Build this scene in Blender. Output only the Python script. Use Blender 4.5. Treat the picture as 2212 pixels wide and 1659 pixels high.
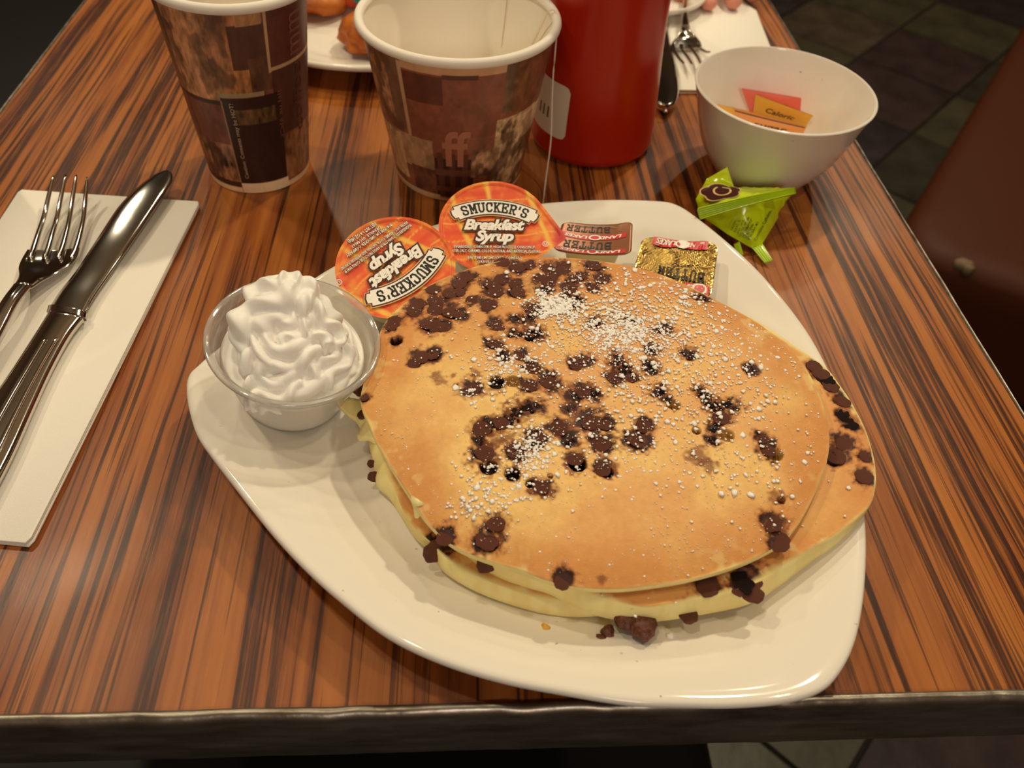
import bpy, math, random
import numpy as np
from mathutils import Vector, Matrix
random.seed(7); rng = np.random.default_rng(7)
for o in list(bpy.data.objects): bpy.data.objects.remove(o)
S = bpy.context.scene; COL = S.collection
PI = math.pi
T = 0.75            # table-top height above the floor; everything below is built relative to the table top

# ------------------------------------------------------------------ camera
FPX = 1700.0; CAMH = 0.28
RC = np.array([[0.99808410, 0.00020132, 0.06187149],
               [-0.04113750, -0.74478463, 0.66603570],
               [0.04621502, -0.66730489, -0.74334942]])
cd = bpy.data.cameras.new('camera'); cam = bpy.data.objects.new('camera', cd); COL.objects.link(cam)
cd.sensor_width = 36; cd.lens = FPX / 2212 * 36; cd.clip_start = .01
cam.matrix_world = Matrix([[RC[i][0], -RC[i][1], -RC[i][2], (0, 0, CAMH + T)[i]] for i in range(3)] + [[0, 0, 0, 1]])
cd.dof.use_dof = True; cd.dof.focus_distance = 0.34; cd.dof.aperture_fstop = 11.0
S.camera = cam

# ------------------------------------------------------------------ light
w = bpy.data.worlds.new('world'); S.world = w; w.use_nodes = True
w.node_tree.nodes['Background'].inputs[0].default_value = (1.0, .80, .58, 1)
w.node_tree.nodes['Background'].inputs[1].default_value = 0.10
S.view_settings.view_transform = 'Standard'; S.view_settings.look = 'None'
S.view_settings.gamma = 1; S.view_settings.use_curve_mapping = False
S.view_settings.exposure = 0.02
WARM = (1.0, .855, .60)
def lamp(x, y, z, power, r=.05, col=WARM):
    l = bpy.data.lights.new('pendant_or_fill', 'POINT'); l.energy = power; l.shadow_soft_size = r; l.color = col
    o = bpy.data.objects.new('pendant_or_fill', l); COL.objects.link(o); o.location = (x, y, z + T)
lamp(.55, 1.05, 1.25, 31, .035)
lamp(-.75, .75, 1.20, 17, .035)
lamp(-.40, 1.75, 1.35, 13.5, .03)
lamp(.85, 1.95, 1.35, 12, .03)
lamp(-.35, .25, 1.45, 11.5, .04)
lamp(.70, .10, 1.40, 11.5, .04)
lamp(1.5, 2.4, 1.5, 8, .03)
lamp(-1.2, 2.2, 1.4, 6, .03)
lamp(.10, -.95, .72, 14, .15, (1.0, .91, .78))  # no pendant: unseen front fill, added to brighten upright faces towards the camera

# ------------------------------------------------------------------ helpers
def U(u, v, z=0.0):
    """ray of the photograph's point (u, v) met with the level z above the table"""
    d = RC @ np.array([u - 1106, v - 829.5, FPX]); t = (z - CAMH) / d[2]
    return np.array([0, 0, CAMH]) + t * d
def UD(u, v, depth):
    return np.array([0, 0, CAMH]) + depth / FPX * (RC @ np.array([u - 1106, v - 829.5, FPX]))
def lin(c):
    c = np.asarray(c, float) / 255.0
    return np.where(c <= .04045, c / 12.92, ((c + .055) / 1.055) ** 2.4)
ORG = {}
def empty(name, loc, label, cat, group=None):
    o = bpy.data.objects.new(name, None); COL.objects.link(o); loc = np.array(loc, float)
    o.location = (loc[0], loc[1], loc[2] + T); o.empty_display_size = .02
    o['label'] = label; o['category'] = cat
    if group: o['group'] = group
    ORG[o.name] = loc
    return o
def mesh(name, V, F, mat, col=None, smooth=True):
    me = bpy.data.meshes.new(name)
    me.from_pydata([tuple(map(float, p)) for p in V], [], [tuple(map(int, f)) for f in F])
    me.polygons.foreach_set('use_smooth', [smooth] * len(me.polygons))
    if col is not None:
        a = me.attributes.new('Col', 'FLOAT_COLOR', 'POINT')
        c = np.ones((len(V), 4)); c[:, :3] = col; a.data.foreach_set('color', c.ravel())
    for m in (mat if isinstance(mat, (list, tuple)) else [mat]): me.materials.append(m)
    me.update(); return me
def obj(name, V, F, mat, parent=None, col=None, smooth=True, org=None, bevel=0, label=None):
    """one mesh object; V relative to the table top"""
    V = np.asarray(V, float)
    if parent is not None: o0 = ORG[parent.name]
    else: o0 = np.array(org if org is not None else [V[:, 0].mean(), V[:, 1].mean(), V[:, 2].min()])
    me = mesh(name, V - o0, F, mat, col, smooth)
    o = bpy.data.objects.new(name, me); COL.objects.link(o)
    if parent is not None: o.parent = parent
    else: o.location = (o0[0], o0[1], o0[2] + T)
    ORG[o.name] = o0
    if bevel:
        b = o.modifiers.new('bevel', 'BEVEL'); b.width = bevel; b.segments = 2; b.limit_method = 'ANGLE'
    if label: o['label'] = label
    return o
def tag(o, label, cat, group=None):
    o['label'] = label; o['category'] = cat
    if group: o['group'] = group
    return o
def struct(o): o['kind'] = 'structure'; return o

class MB:
    def __init__(s): s.V = []; s.F = []; s.C = []
    def add(s, V, F, col=None):
        n = len(s.V); s.V += [list(p) for p in V]; s.F += [[i + n for i in f] for f in F]
        if col is not None: s.C += [list(col)] * len(V)
    def box(s, lo, hi):
        x0, y0, z0 = lo; x1, y1, z1 = hi
        s.add([(x0, y0, z0), (x1, y0, z0), (x1, y1, z0), (x0, y1, z0), (x0, y0, z1), (x1, y0, z1), (x1, y1, z1), (x0, y1, z1)],
              [(3, 2, 1, 0), (4, 5, 6, 7), (0, 1, 5, 4), (1, 2, 6, 5), (2, 3, 7, 6), (3, 0, 4, 7)])
    def tube(s, pts, rad, n=12, flat=None, up=None, prof=None, twist=0):
        """swept section; rad scalar/list; flat=(a,b) scales the section sideways/upwards"""
        pts = np.asarray(pts, float); k = len(pts)
        rad = np.full(k, rad) if np.isscalar(rad) else np.asarray(rad, float)
        tg = np.gradient(pts, axis=0); tg /= np.linalg.norm(tg, axis=1)[:, None] + 1e-12
        u0 = np.array(up if up is not None else (0, 0, 1.0)); V = []
        for i in range(k):
            a = np.cross(tg[i], u0)
            if np.linalg.norm(a) < 1e-3: a = np.cross(tg[i], (1, 0, 0))
            a /= np.linalg.norm(a); b = np.cross(a, tg[i])
            fa, fb = flat if flat else (1, 1)
            if hasattr(fa, '__len__'): fa = fa[i]
            if hasattr(fb, '__len__'): fb = fb[i]
            for j in range(n):
                t = 2 * PI * j / n; rr = rad[i] * (prof(t, i / (k - 1)) if prof else 1); t2 = t + twist * i / (k - 1)
                V.append(pts[i] + a * math.cos(t2) * rr * fa + b * math.sin(t2) * rr * fb)
        F = [(i * n + j, i * n + (j + 1) % n, (i + 1) * n + (j + 1) % n, (i + 1) * n + j) for i in range(k - 1) for j in range(n)]
        F += [tuple(range(n))[::-1], tuple((k - 1) * n + j for j in range(n))]
        s.add(V, F)
    def lathe(s, prof, c=(0, 0, 0), n=64, axis=None, wob=None, caps=True):
        V, F = lathe(prof, c, n, axis, wob, caps); s.add(V, F)
def frame(axis):
    z = np.array(axis, float); z /= np.linalg.norm(z)
    x = np.cross((0, 1, 0), z); x /= np.linalg.norm(x); y = np.cross(z, x); return x, y, z
def lathe(prof, c=(0, 0, 0), n=64, axis=None, wob=None, caps=True):
    ex, ey, ez = frame(axis if axis is not None else (0, 0, 1)); c = np.array(c, float); V = []
    for i, (r, h) in enumerate(prof):
        for j in range(n):
            t = 2 * PI * j / n; rr = r * (wob(t, i) if wob else 1)
            V.append(c + ex * math.cos(t) * rr + ey * math.sin(t) * rr + ez * h)
    k = len(prof)
    F = [(i * n + j, i * n + (j + 1) % n, (i + 1) * n + (j + 1) % n, (i + 1) * n + j) for i in range(k - 1) for j in range(n)]
    if not caps: return V, F
    if prof[0][0] > 1e-6: F.append(tuple(range(n))[::-1])
    if prof[-1][0] > 1e-6: F.append(tuple((k - 1) * n + j for j in range(n)))
    return V, F
def spline(P, n, closed=True):
    P = np.asarray(P, float); k = len(P); out = []
    m = k if closed else k - 1
    for i in range(m):
        g = lambda q: P[q % k] if closed else P[min(max(q, 0), k - 1)]
        p0, p1, p2, p3 = g(i - 1), g(i), g(i + 1), g(i + 2)
        for t in np.linspace(0, 1, max(2, n // m), endpoint=False):
            out.append(.5 * (2 * p1 + (p2 - p0) * t + (2 * p0 - 5 * p1 + 4 * p2 - p3) * t * t + (3 * p1 - p0 - 3 * p2 + p3) * t ** 3))
    if not closed: out.append(P[-1])
    return np.array(out)
def slab(outline, z0, z1, r=.0004):
    """thick sheet from an (n,2|3) outline, edges a little rounded"""
    o = np.asarray(outline, float); n = len(o); c = o[:, :2].mean(0)
    z = o[:, 2] if o.shape[1] > 2 else np.zeros(n)
    def ring(k, h): q = o[:, :2] + (c - o[:, :2]) / np.linalg.norm(c - o[:, :2], axis=1)[:, None] * k; return np.column_stack([q, z + h])
    rs = [ring(r, z0), ring(0, z0 + r), ring(0, z1 - r), ring(r, z1)]
    V = np.vstack(rs); F = [(i * n + j, i * n + (j + 1) % n, (i + 1) * n + (j + 1) % n, (i + 1) * n + j) for i in range(3) for j in range(n)]
    F += [tuple(range(n))[::-1], tuple(3 * n + j for j in range(n))]
    return V, F
# lattice noise
_L = rng.random((64, 64, 64))
def vnoise(p):
    p = np.asarray(p, float); i = np.floor(p).astype(int); f = p - i; f = f * f * (3 - 2 * f); i &= 63; j = (i + 1) & 63
    a = lambda x, y, z: _L[x, y, z]
    x0, y0, z0 = i.T; x1, y1, z1 = j.T; fx, fy, fz = f.T
    c00 = a(x0, y0, z0) * (1 - fx) + a(x1, y0, z0) * fx; c10 = a(x0, y1, z0) * (1 - fx) + a(x1, y1, z0) * fx
    c01 = a(x0, y0, z1) * (1 - fx) + a(x1, y0, z1) * fx; c11 = a(x0, y1, z1) * (1 - fx) + a(x1, y1, z1) * fx
    return (c00 * (1 - fy) + c10 * fy) * (1 - fz) + (c01 * (1 - fy) + c11 * fy) * fz
def fbm(p, s, oct=4):
    p = np.asarray(p, float) * s; v = 0; a = .5; tot = 0
    for _ in range(oct): v = v + a * vnoise(p + 17.3 * a); tot += a; a *= .5; p = p * 2.03
    return v / tot
def sstep(a, b, x): t = np.clip((x - a) / (b - a), 0, 1); return t * t * (3 - 2 * t)
def mix(a, b, t): t = np.asarray(t)[..., None]; return np.asarray(a) * (1 - t) + np.asarray(b) * t

# ------------------------------------------------------------------ materials
def M(name, c=None, rough=.5, metal=0, spec=.5, coat=0, sss=0, lin_c=None, trans=0, ior=1.45):
    m = bpy.data.materials.new(name); m.use_nodes = True; b = m.node_tree.nodes['Principled BSDF']
    if c is not None: b.inputs['Base Color'].default_value = (*lin(c), 1)
    b.inputs['Roughness'].default_value = rough; b.inputs['Metallic'].default_value = metal
    b.inputs['Specular IOR Level'].default_value = spec; b.inputs['Coat Weight'].default_value = coat; b.inputs['Coat Roughness'].default_value = .06
    b.inputs['IOR'].default_value = ior; b.inputs['Transmission Weight'].default_value = trans
    if sss:
        b.inputs['Subsurface Weight'].default_value = sss; b.inputs['Subsurface Radius'].default_value = (1, .7, .4); b.inputs['Subsurface Scale'].default_value = .003
    return m
class NT:
    def __init__(s, m): s.t = m.node_tree; s.b = s.t.nodes['Principled BSDF']
    def n(s, ty, **kw):
        q = s.t.nodes.new('ShaderNode' + ty)
        for k, v in kw.items():
            if k.startswith('_'): setattr(q, k[1:], v)
            else:
                i = q.inputs[int(k[1:])] if k[0] == 'i' and k[1:].isdigit() else q.inputs[k.replace('__', ' ')]
                if isinstance(v, bpy.types.NodeSocket): s.t.links.new(v, i)
                else: i.default_value = v
        return q
    def l(s, a, b): s.t.links.new(a, s.b.inputs[b] if isinstance(b, str) else b)
    def coord(s, scale=(1, 1, 1), rot=(0, 0, 0), loc=(0, 0, 0)):
        tc = s.n('TexCoord'); mp = s.n('Mapping', Vector=tc.outputs['Object']); mp.inputs['Scale'].default_value = scale
        mp.inputs['Rotation'].default_value = rot; mp.inputs['Location'].default_value = loc; return mp.outputs[0]
    def noise(s, vec, scale, detail=3, rough=.5, dist=0):
        return s.n('TexNoise', Vector=vec, Scale=scale, Detail=detail, Roughness=rough, Distortion=dist).outputs[0]
    def ramp(s, fac, stops, interp='LINEAR'):
        r = s.n('ValToRGB', Fac=fac); e = r.color_ramp.elements; r.color_ramp.interpolation = interp
        while len(e) < len(stops): e.new(.5)
        for q, (p, c) in zip(e, stops): q.position = p; q.color = (*lin(c), 1) if not np.isscalar(c) else (c, c, c, 1)
        return r.outputs[0]
    def mixc(s, f, a, b, mode='MIX'):
        q = s.n('Mix', _data_type='RGBA', _blend_type=mode); 
        for sock, v in ((q.inputs[0], f), (q.inputs[6], a), (q.inputs[7], b)):
            if isinstance(v, bpy.types.NodeSocket): s.t.links.new(v, sock)
            elif np.isscalar(v): sock.default_value = v
            else: sock.default_value = (*lin(v), 1)
        return q.outputs[2]
    def math(s, op, a, b=0.0):
        q = s.n('Math', _operation=op, i0=a, i1=b); return q.outputs[0]
    def bump(s, h, strength=.3, dist=.001):
        q = s.n('Bump', Height=h, Strength=strength, Distance=dist); s.l(q.outputs[0], 'Normal')
def vcol(name, rough=.5, bump=None, **kw):
    m = M(name, (200, 200, 200), rough, **kw); t = NT(m); a = t.n('Attribute', _attribute_name='Col'); t.l(a.outputs['Color'], 'Base Color')
    if bump: t.bump(t.noise(t.coord(), bump[0], 4), bump[1], bump[2])
    return m

m_wood = M('zebrawood_laminate', rough=.36, spec=.40); t = NT(m_wood)
v1 = t.coord((1, .014, 1)); wob = t.noise(t.coord((1, .30, 1)), 7, 3)
warp = t.n('VectorMath', _operation='ADD', i0=v1, i1=t.n('VectorMath', _operation='SCALE', i0=t.n('CombineXYZ', X=wob).outputs[0], Scale=.014).outputs[0]).outputs[0]
coarse = t.noise(warp, 32, 2, .5); fine = t.noise(warp, 430, 2, .55); mid = t.noise(warp, 170, 2, .5)
basec = t.ramp(t.math('ADD', t.math('MULTIPLY', coarse, .6), t.math('MULTIPLY', mid, .4)), [(.34, (184, 114, 50)), (.48, (162, 94, 39)), (.57, (134, 71, 29)), (.70, (102, 51, 22))])
big = t.noise(warp, 9, 1, .5)
dk = t.math('ADD', t.math('MULTIPLY', fine, .80), t.math('ADD', t.math('MULTIPLY', mid, .22), t.math('ADD', t.math('MULTIPLY', coarse, .30), t.math('MULTIPLY', big, .30))))
stre = t.ramp(dk, [(.0, 0.0), (.825, 0.0), (.86, .55), (.92, .9), (1, .95)])
c1 = t.mixc(stre, basec, (54, 24, 14))
fib = t.noise(t.coord((1, .05, 1)), 900, 2)
c2 = t.mixc(t.ramp(fib, [(.55, 0.0), (.75, .20)]), c1, (196, 126, 62))
t.l(c2, 'Base Color'); t.bump(t.noise(t.coord((1, .18, 1)), 700, 2), .10, .0004)
t.l(t.ramp(t.noise(t.coord(), 14, 3), [(.3, .30), (.7, .44)]), 'Roughness')

m_band = M('edge_metal', (150, 144, 134), .38, .9); t = NT(m_band)
t.l(t.ramp(t.noise(t.coord((1, 4, 4)), 40, 4), [(.3, (120, 108, 94)), (.7, (168, 160, 148))]), 'Base Color')
t.bump(t.noise(t.coord(), 120, 4), .35, .001)
m_black = M('black_vinyl', (14, 13, 13), .55)
m_dark = M('dark_iron', (20, 18, 17), .5, .3)
m_porc = M('glazed_porcelain', (240, 233, 220), .07, spec=.42); t = NT(m_porc)
spk = t.ramp(t.noise(t.coord(), 420, 1), [(.0, (170, 150, 120)), (.18, (170, 150, 120)), (.215, (240, 233, 220))])
t.l(spk, 'Base Color')
m_nap = M('paper_napkin', (244, 238, 226), .9, spec=.15); t = NT(m_nap); t.bump(t.noise(t.coord(), 1800, 2), .25, .0004)
m_steel = M('polished_steel', (205, 200, 192), .10, 1)
m_rim = M('paper_rim', (243, 234, 220), .55); m_cin = M('cup_inside', (240, 230, 212), .5)
m_sleeve = vcol('printed_sleeve', .38)
m_ketch = M('red_plastic', (178, 34, 10), .30)
m_labelw = M('paper_label', (228, 214, 190), .6)
m_ink = M('black_ink', (30, 24, 20), .5); m_cup_ink = M('cream_ink', (210, 180, 150), .5)
m_clear = bpy.data.materials.new('clear_plastic'); m_clear.use_nodes = True
nt = m_clear.node_tree; nt.nodes.clear(); out = nt.nodes.new('ShaderNodeOutputMaterial')
tr = nt.nodes.new('ShaderNodeBsdfTransparent'); tr.inputs[0].default_value = (.965, .96, .95, 1)
gl = nt.nodes.new('ShaderNodeBsdfGlossy'); gl.inputs['Roughness'].default_value = .08
df = nt.nodes.new('ShaderNodeBsdfDiffuse'); df.inputs[0].default_value = (.8, .78, .74, 1)
lw_ = nt.nodes.new('ShaderNodeLayerWeight'); lw_.inputs[0].default_value = .5; pw_ = nt.nodes.new('ShaderNodeMath'); pw_.operation = 'POWER'; pw_.inputs[1].default_value = 3; nt.links.new(lw_.outputs['Facing'], pw_.inputs[0]); fr = nt.nodes.new('ShaderNodeMath'); fr.operation = 'MULTIPLY_ADD'; fr.inputs[1].default_value = .8; fr.inputs[2].default_value = .05; nt.links.new(pw_.outputs[0], fr.inputs[0])
x1 = nt.nodes.new('ShaderNodeMixShader'); x1.inputs[0].default_value = .05; x2 = nt.nodes.new('ShaderNodeMixShader')
nt.links.new(tr.outputs[0], x1.inputs[1]); nt.links.new(df.outputs[0], x1.inputs[2]); nt.links.new(fr.outputs[0], x2.inputs[0])
nt.links.new(x1.outputs[0], x2.inputs[1]); nt.links.new(gl.outputs[0], x2.inputs[2]); nt.links.new(x2.outputs[0], out.inputs[0])
m_crim = m_clear.copy(); m_crim.name = 'clear_rim'
[q for q in m_crim.node_tree.nodes if q.type == 'MIX_SHADER'][0].inputs[0].default_value = .22
m_cream = M('whipped_cream', (250, 246, 238), .42, spec=.4, sss=.35)
m_pan = vcol('pancake_crumb', .55, bump=(1500, .25, .0006), spec=.35)
m_choc = M('milk_chocolate', (96, 52, 40), .42, spec=.45); t = NT(m_choc)
t.l(t.ramp(t.noise(t.coord(), 700, 3), [(.35, (82, 42, 31)), (.65, (116, 66, 50))]), 'Base Color'); t.bump(t.noise(t.coord(), 900, 3), .5, .0006)
m_burnt = M('burnt_chocolate', (44, 22, 18), .5, spec=.5); NT(m_burnt).bump(NT(m_burnt).noise(NT(m_burnt).coord(), 1500, 4), .9, .001)
m_sugar = M('powdered_sugar', (250, 246, 238), .9, spec=.1)
m_lid = vcol('printed_lid', .42)
m_white = M('white_print', (250, 244, 232), .5); m_brownink = M('brown_ink', (78, 38, 20), .5); m_green_ink = M('dark_ink', (40, 42, 34), .5)
m_tub = M('plastic_tub', (235, 228, 208), .35, sss=.1)
m_bfoil = M('brown_foil', (140, 88, 58), .34, .35); m_redink = M('red_ink', (205, 36, 40), .4)
m_gold = M('gold_foil', (186, 156, 90), .14, 1); t = NT(m_gold)
t.bump(t.noise(t.coord(), 300, 2), .25, .0006)
m_lime = M('lime_foil', (206, 228, 24), .20, spec=.6, coat=.4); t = NT(m_lime); t.bump(t.noise(t.coord(), 110, 3), .35, .002)
m_limed = M('lime_seal', (184, 212, 20), .25, spec=.6, coat=.3)
m_logo = M('brown_logo', (62, 22, 16), .3); m_tan = M('tan_print', (226, 186, 130), .4)
m_pink = M('pink_paper', (240, 120, 112), .6); m_yel = M('yellow_paper', (236, 186, 74), .6); m_org = M('orange_paper', (240, 160, 96), .6)
m_fry = M('fried_crust', (190, 92, 24), .5); t = NT(m_fry); t.l(t.ramp(t.noise(t.coord(), 60, 4), [(.3, (150, 58, 14)), (.7, (214, 122, 36))]), 'Base Color')
m_teal = M('teal_paper', (30, 140, 130), .5); m_skin = M('skin', (226, 150, 128), .5, sss=.1)
m_vinyl = M('brown_vinyl', (70, 31, 10), .55, spec=.25); t = NT(m_vinyl); t.bump(t.noise(t.coord(), 260, 3), .15, .001)
m_wad = M('torn_padding', (120, 100, 78), .9)
m_string = M('cotton_string', (236, 222, 200), .8)
m_grout = M('grout', (34, 30, 26), .9); m_tilemats = []
for i, c in enumerate([(72, 70, 52), (78, 74, 58), (60, 58, 50), (66, 54, 54), (84, 74, 62), (58, 50, 54)]):
    m = M('slate_tile', c, .42); t = NT(m)
    t.l(t.ramp(t.noise(t.coord(), 7 + i, 5, .6), [(.3, tuple(int(q * .72) for q in c)), (.7, tuple(min(255, int(q * 1.2)) for q in c))]), 'Base Color')
    t.bump(t.noise(t.coord(), 24, 5), .4, .004); m_tilemats.append(m)

# ------------------------------------------------------------------ text and strokes (flat print)
def text2d(s, size=1.0, bold=0.0, shear=0.0, space=1.0, res=3):
    c = bpy.data.curves.new('t', 'FONT'); c.body = s; c.size = size; c.offset = bold * size; c.shear = shear
    c.align_x = 'CENTER'; c.space_character = space; c.resolution_u = res; c.fill_mode = 'FRONT'
    o = bpy.data.objects.new('t', c); me = o.to_mesh()
    V = np.array([v.co[:2] for v in me.vertices]); F = [tuple(p.vertices) for p in me.polygons]
    o.to_mesh_clear(); bpy.data.objects.remove(o); bpy.data.curves.remove(c)
    return V, F
def fitw(V, width):          # scale horizontally about x = 0 to a given width
    V = V.copy(); k = width / (np.ptp(V[:, 0]) + 1e-9); V[:, 0] = (V[:, 0] - (V[:, 0].min() + V[:, 0].max()) / 2) * k; return V
SLAB = {'S': [[(.85, .74), (.85, .86), (.7, .98), (.3, .98), (.12, .86), (.12, .66), (.28, .54), (.7, .46), (.88, .34), (.88, .14), (.7, .02), (.3, .02), (.12, .14), (.12, .28)]],
 'M': [[(.05, 0), (.3, 0)], [(.16, 0), (.16, 1)], [(0, 1), (.2, 1), (.5, .3), (.8, 1), (1, 1)], [(.84, 1), (.84, 0)], [(.7, 0), (.97, 0)]],
 'U': [[(0, 1), (.3, 1)], [(.14, 1), (.14, .25), (.3, .03), (.66, .03), (.84, .25), (.84, 1)], [(.68, 1), (1, 1)]],
 'C': [[(.88, .66), (.88, .84), (.7, .98), (.32, .98), (.12, .78), (.12, .22), (.32, .02), (.7, .02), (.88, .2)], [(.88, .68), (.88, 1)]],
 'K': [[(0, 1), (.32, 1)], [(0, 0), (.32, 0)], [(.16, 0), (.16, 1)], [(.84, 1), (.2, .42)], [(.4, .58), (.84, 0)], [(.66, 1), (1, 1)], [(.66, 0), (1, 0)]],
 'E': [[(.02, 0), (.88, 0), (.88, .26)], [(.16, 0), (.16, 1)], [(.02, 1), (.86, 1), (.86, .76)], [(.16, .52), (.6, .52)], [(.6, .4), (.6, .64)]],
 'R': [[(0, 1), (.66, 1), (.86, .88), (.86, .64), (.66, .5), (.16, .5)], [(.16, 0), (.16, 1)], [(0, 0), (.34, 0)], [(.5, .5), (.8, 0), (1, 0)]],
 'B': [[(0, 1), (.64, 1), (.82, .88), (.82, .66), (.64, .53), (.16, .53)], [(.64, .53), (.88, .4), (.88, .14), (.68, 0), (0, 0)], [(.16, 0), (.16, 1)]],
 'T': [[(.06, .74), (.06, 1), (.94, 1), (.94, .74)], [(.5, 1), (.5, 0)], [(.32, 0), (.68, 0)]],
 "'": [[(.5, 1), (.44, .72)]], ' ': []}
WID = {"'": .4, 'M': 1.15, ' ': .6}
def stroke(pl, th):
    V = []; F = []
    for a, b in zip(pl[:-1], pl[1:]):
        a = np.array(a, float); b = np.array(b, float); d = (b - a) / (np.linalg.norm(b - a) + 1e-9); n = np.array([-d[1], d[0]]) * th / 2; e = d * th * .42
        k = len(V); V += [a - n - e, b - n + e, b + n + e, a + n - e]; F.append((k, k + 1, k + 2, k + 3))
    return V, F
def slabtext(s, h, w, th, sp=.28):
    """slab-serif lettering centred on x = 0; returns list of (glyph centre x, verts, faces)"""
    out = []; x = 0
    for ch in s:
        cw = WID.get(ch, 1.0); V = []; F = []
        for pl in SLAB[ch]:
            v, f = stroke([((q[0] - .5) * cw * w, q[1] * h) for q in pl], th); k = len(V); V += v; F += [tuple(i + k for i in q) for q in f]
        out.append([x + cw * w / 2, V, F]); x += cw * w + sp * w
    x -= sp * w
    for g in out: g[0] -= x / 2
    return out
def printed(name, parts, fn, mat, parent, label=None):
    """parts: list of (V2, F); fn maps (x, y) to a point on the printed surface"""
    V = []; F = []
    for v, f in parts:
        if len(v) == 0: continue
        k = len(V); V += [fn(p[0], p[1]) for p in v]; F += [tuple(i + k for i in q) for q in f]
    return obj(name, V, F, mat, parent, smooth=False, label=label)
def shift(VF, dx, dy): v, f = VF; return [(p[0] + dx, p[1] + dy) for p in v], f
def flatword(s, h, w, th, sp=.28):
    V = []; F = []
    for cx, v, f in slabtext(s, h, w, th, sp):
        k = len(V); V += [(p[0] + cx, p[1]) for p in v]; F += [tuple(i + k for i in q) for q in f]
    return V, F

# ================================================================== SETTING
fl = MB(); fl.box((-3, -1.2, -.80), (4, 5, -.756)); floor = struct(obj('floor', fl.V, fl.F, m_grout, smooth=False))
RX0, RX1, RY0, RY1, RZ = -2.4, 3.2, -1.15, 4.6, 2.05
m_wall = M('brown_wall', (96, 68, 48), .7); m_ceil = M('tan_ceiling', (104, 86, 68), .8)
for nm, lo, hi, mm in (('wall_left', (RX0 - .1, RY0, -.75), (RX0, RY1, RZ), m_wall), ('wall_right', (RX1, RY0, -.75), (RX1 + .1, RY1, RZ), m_wall), ('wall_back', (RX0, RY1, -.75), (RX1, RY1 + .1, RZ), m_wall), ('wall_front', (RX0, RY0 - .1, -.75), (RX1, RY0, RZ), m_wall), ('ceiling', (RX0, RY0, RZ), (RX1, RY1, RZ + .1), m_ceil)):
    b = MB(); b.box(lo, hi); struct(obj(nm, b.V, b.F, mm, smooth=False))
TS = .297; k = 0; q2 = math.sqrt(.5)
tm = []
for i in range(6):
    b = MB(); h = TS / 2 - .004; b.box((-h, -h, -.012), (h, h, 0))
    me = mesh('tile', b.V, b.F, m_tilemats[i], smooth=False); tm.append(me)
for a in range(-9, 5):
    off = .005 if a < -1 else .193
    for c in range(-2, 16):
        n1 = .145 + (a + .5) * TS; n2 = off + (c + .5) * TS
        x = (n1 + n2) * q2; y = (n2 - n1) * q2
        if not (-1.3 < x < 2.6 and -.35 < y < 3.4): continue
        if .42 < y and x < .1: continue
        o = bpy.data.objects.new('tile', tm[(a * 5 + c * 3 + (a * c) % 4) % 6]); COL.objects.link(o); o.parent = floor
        f0 = ORG[floor.name]; o.location = (x - f0[0], y - f0[1], -.75 + random.uniform(-.002, .001) - f0[2]); o.rotation_euler = (0, 0, -PI / 4)

# ------------------------------------------------------------------ table
XL, XR, YF, YB = -.302, .268, .1008, 1.32
tab = empty('dining_table', ((XL + XR) / 2, .7, -.75), 'dark-striped orange-brown wood-grain dining table with a dull metal edge', 'table')
b = MB(); b.box((XL, YF, -.036), (XR, YB, 0)); obj('tabletop', b.V, b.F, m_wood, tab, smooth=False)
def band(p0, p1, nrm, lipw, n):
    """edge strip: rolled lip on top, upright face below, dented along its length"""
    p0, p1, nrm = map(lambda q: np.array(q, float), (p0, p1, nrm)); V = []; F = []
    prof = [(-.0002, .0000), (.0002, .0009), (lipw * .5, .0013), (lipw, .0006), (lipw + .0012, -.0015), (lipw + .0014, -.016), (lipw + .0008, -.020), (lipw + .0014, -.024), (lipw + .0012, -.0375), (.0, -.038)]
    for i in range(n + 1):
        t = i / n; c = p0 + (p1 - p0) * t
        d1 = (vnoise([[t * 60, 3.3, .5]])[0] - .5) * .0014; d2 = (vnoise([[t * 170, 7.3, 1.5]])[0] - .5) * .0006
        for j, (a, z) in enumerate(prof): V.append(c + nrm * (a + (d1 + d2) * (1 if 1 < j < 6 else .3) * (lipw / .003)) + np.array([0, 0, z + (d2 if j < 4 else 0)]))
    k = len(prof)
    F = [(i * k + j, i * k + j + 1, (i + 1) * k + j + 1, (i + 1) * k + j) for i in range(n) for j in range(k - 1)]
    return V, F
for p0, p1, nr, lw, n in (((XL - .003, YF, 0), (XR + .003, YF, 0), (0, -1, 0), .003, 260), ((XL, YB, 0), (XL, YF, 0), (-1, 0, 0), .0012, 60),
                       ((XR, YF, 0), (XR, YB, 0), (1, 0, 0), .0014, 60), ((XR, YB, 0), (XL, YB, 0), (0, 1, 0), .0014, 20)):
    V, F = band(p0, p1, nr, lw, n); obj('edge_band', V, F, m_band, tab)
b = MB(); b.lathe([(.035, -.70), (.035, -.036)], (-.017, .7, 0), 24); obj('pedestal', b.V, b.F, m_dark, tab)
b = MB(); b.lathe([(.22, -.748), (.22, -.735), (.08, -.70), (.035, -.69)], (-.017, .7, 0), 32); obj('pedestal_base', b.V, b.F, m_dark, tab)

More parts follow.
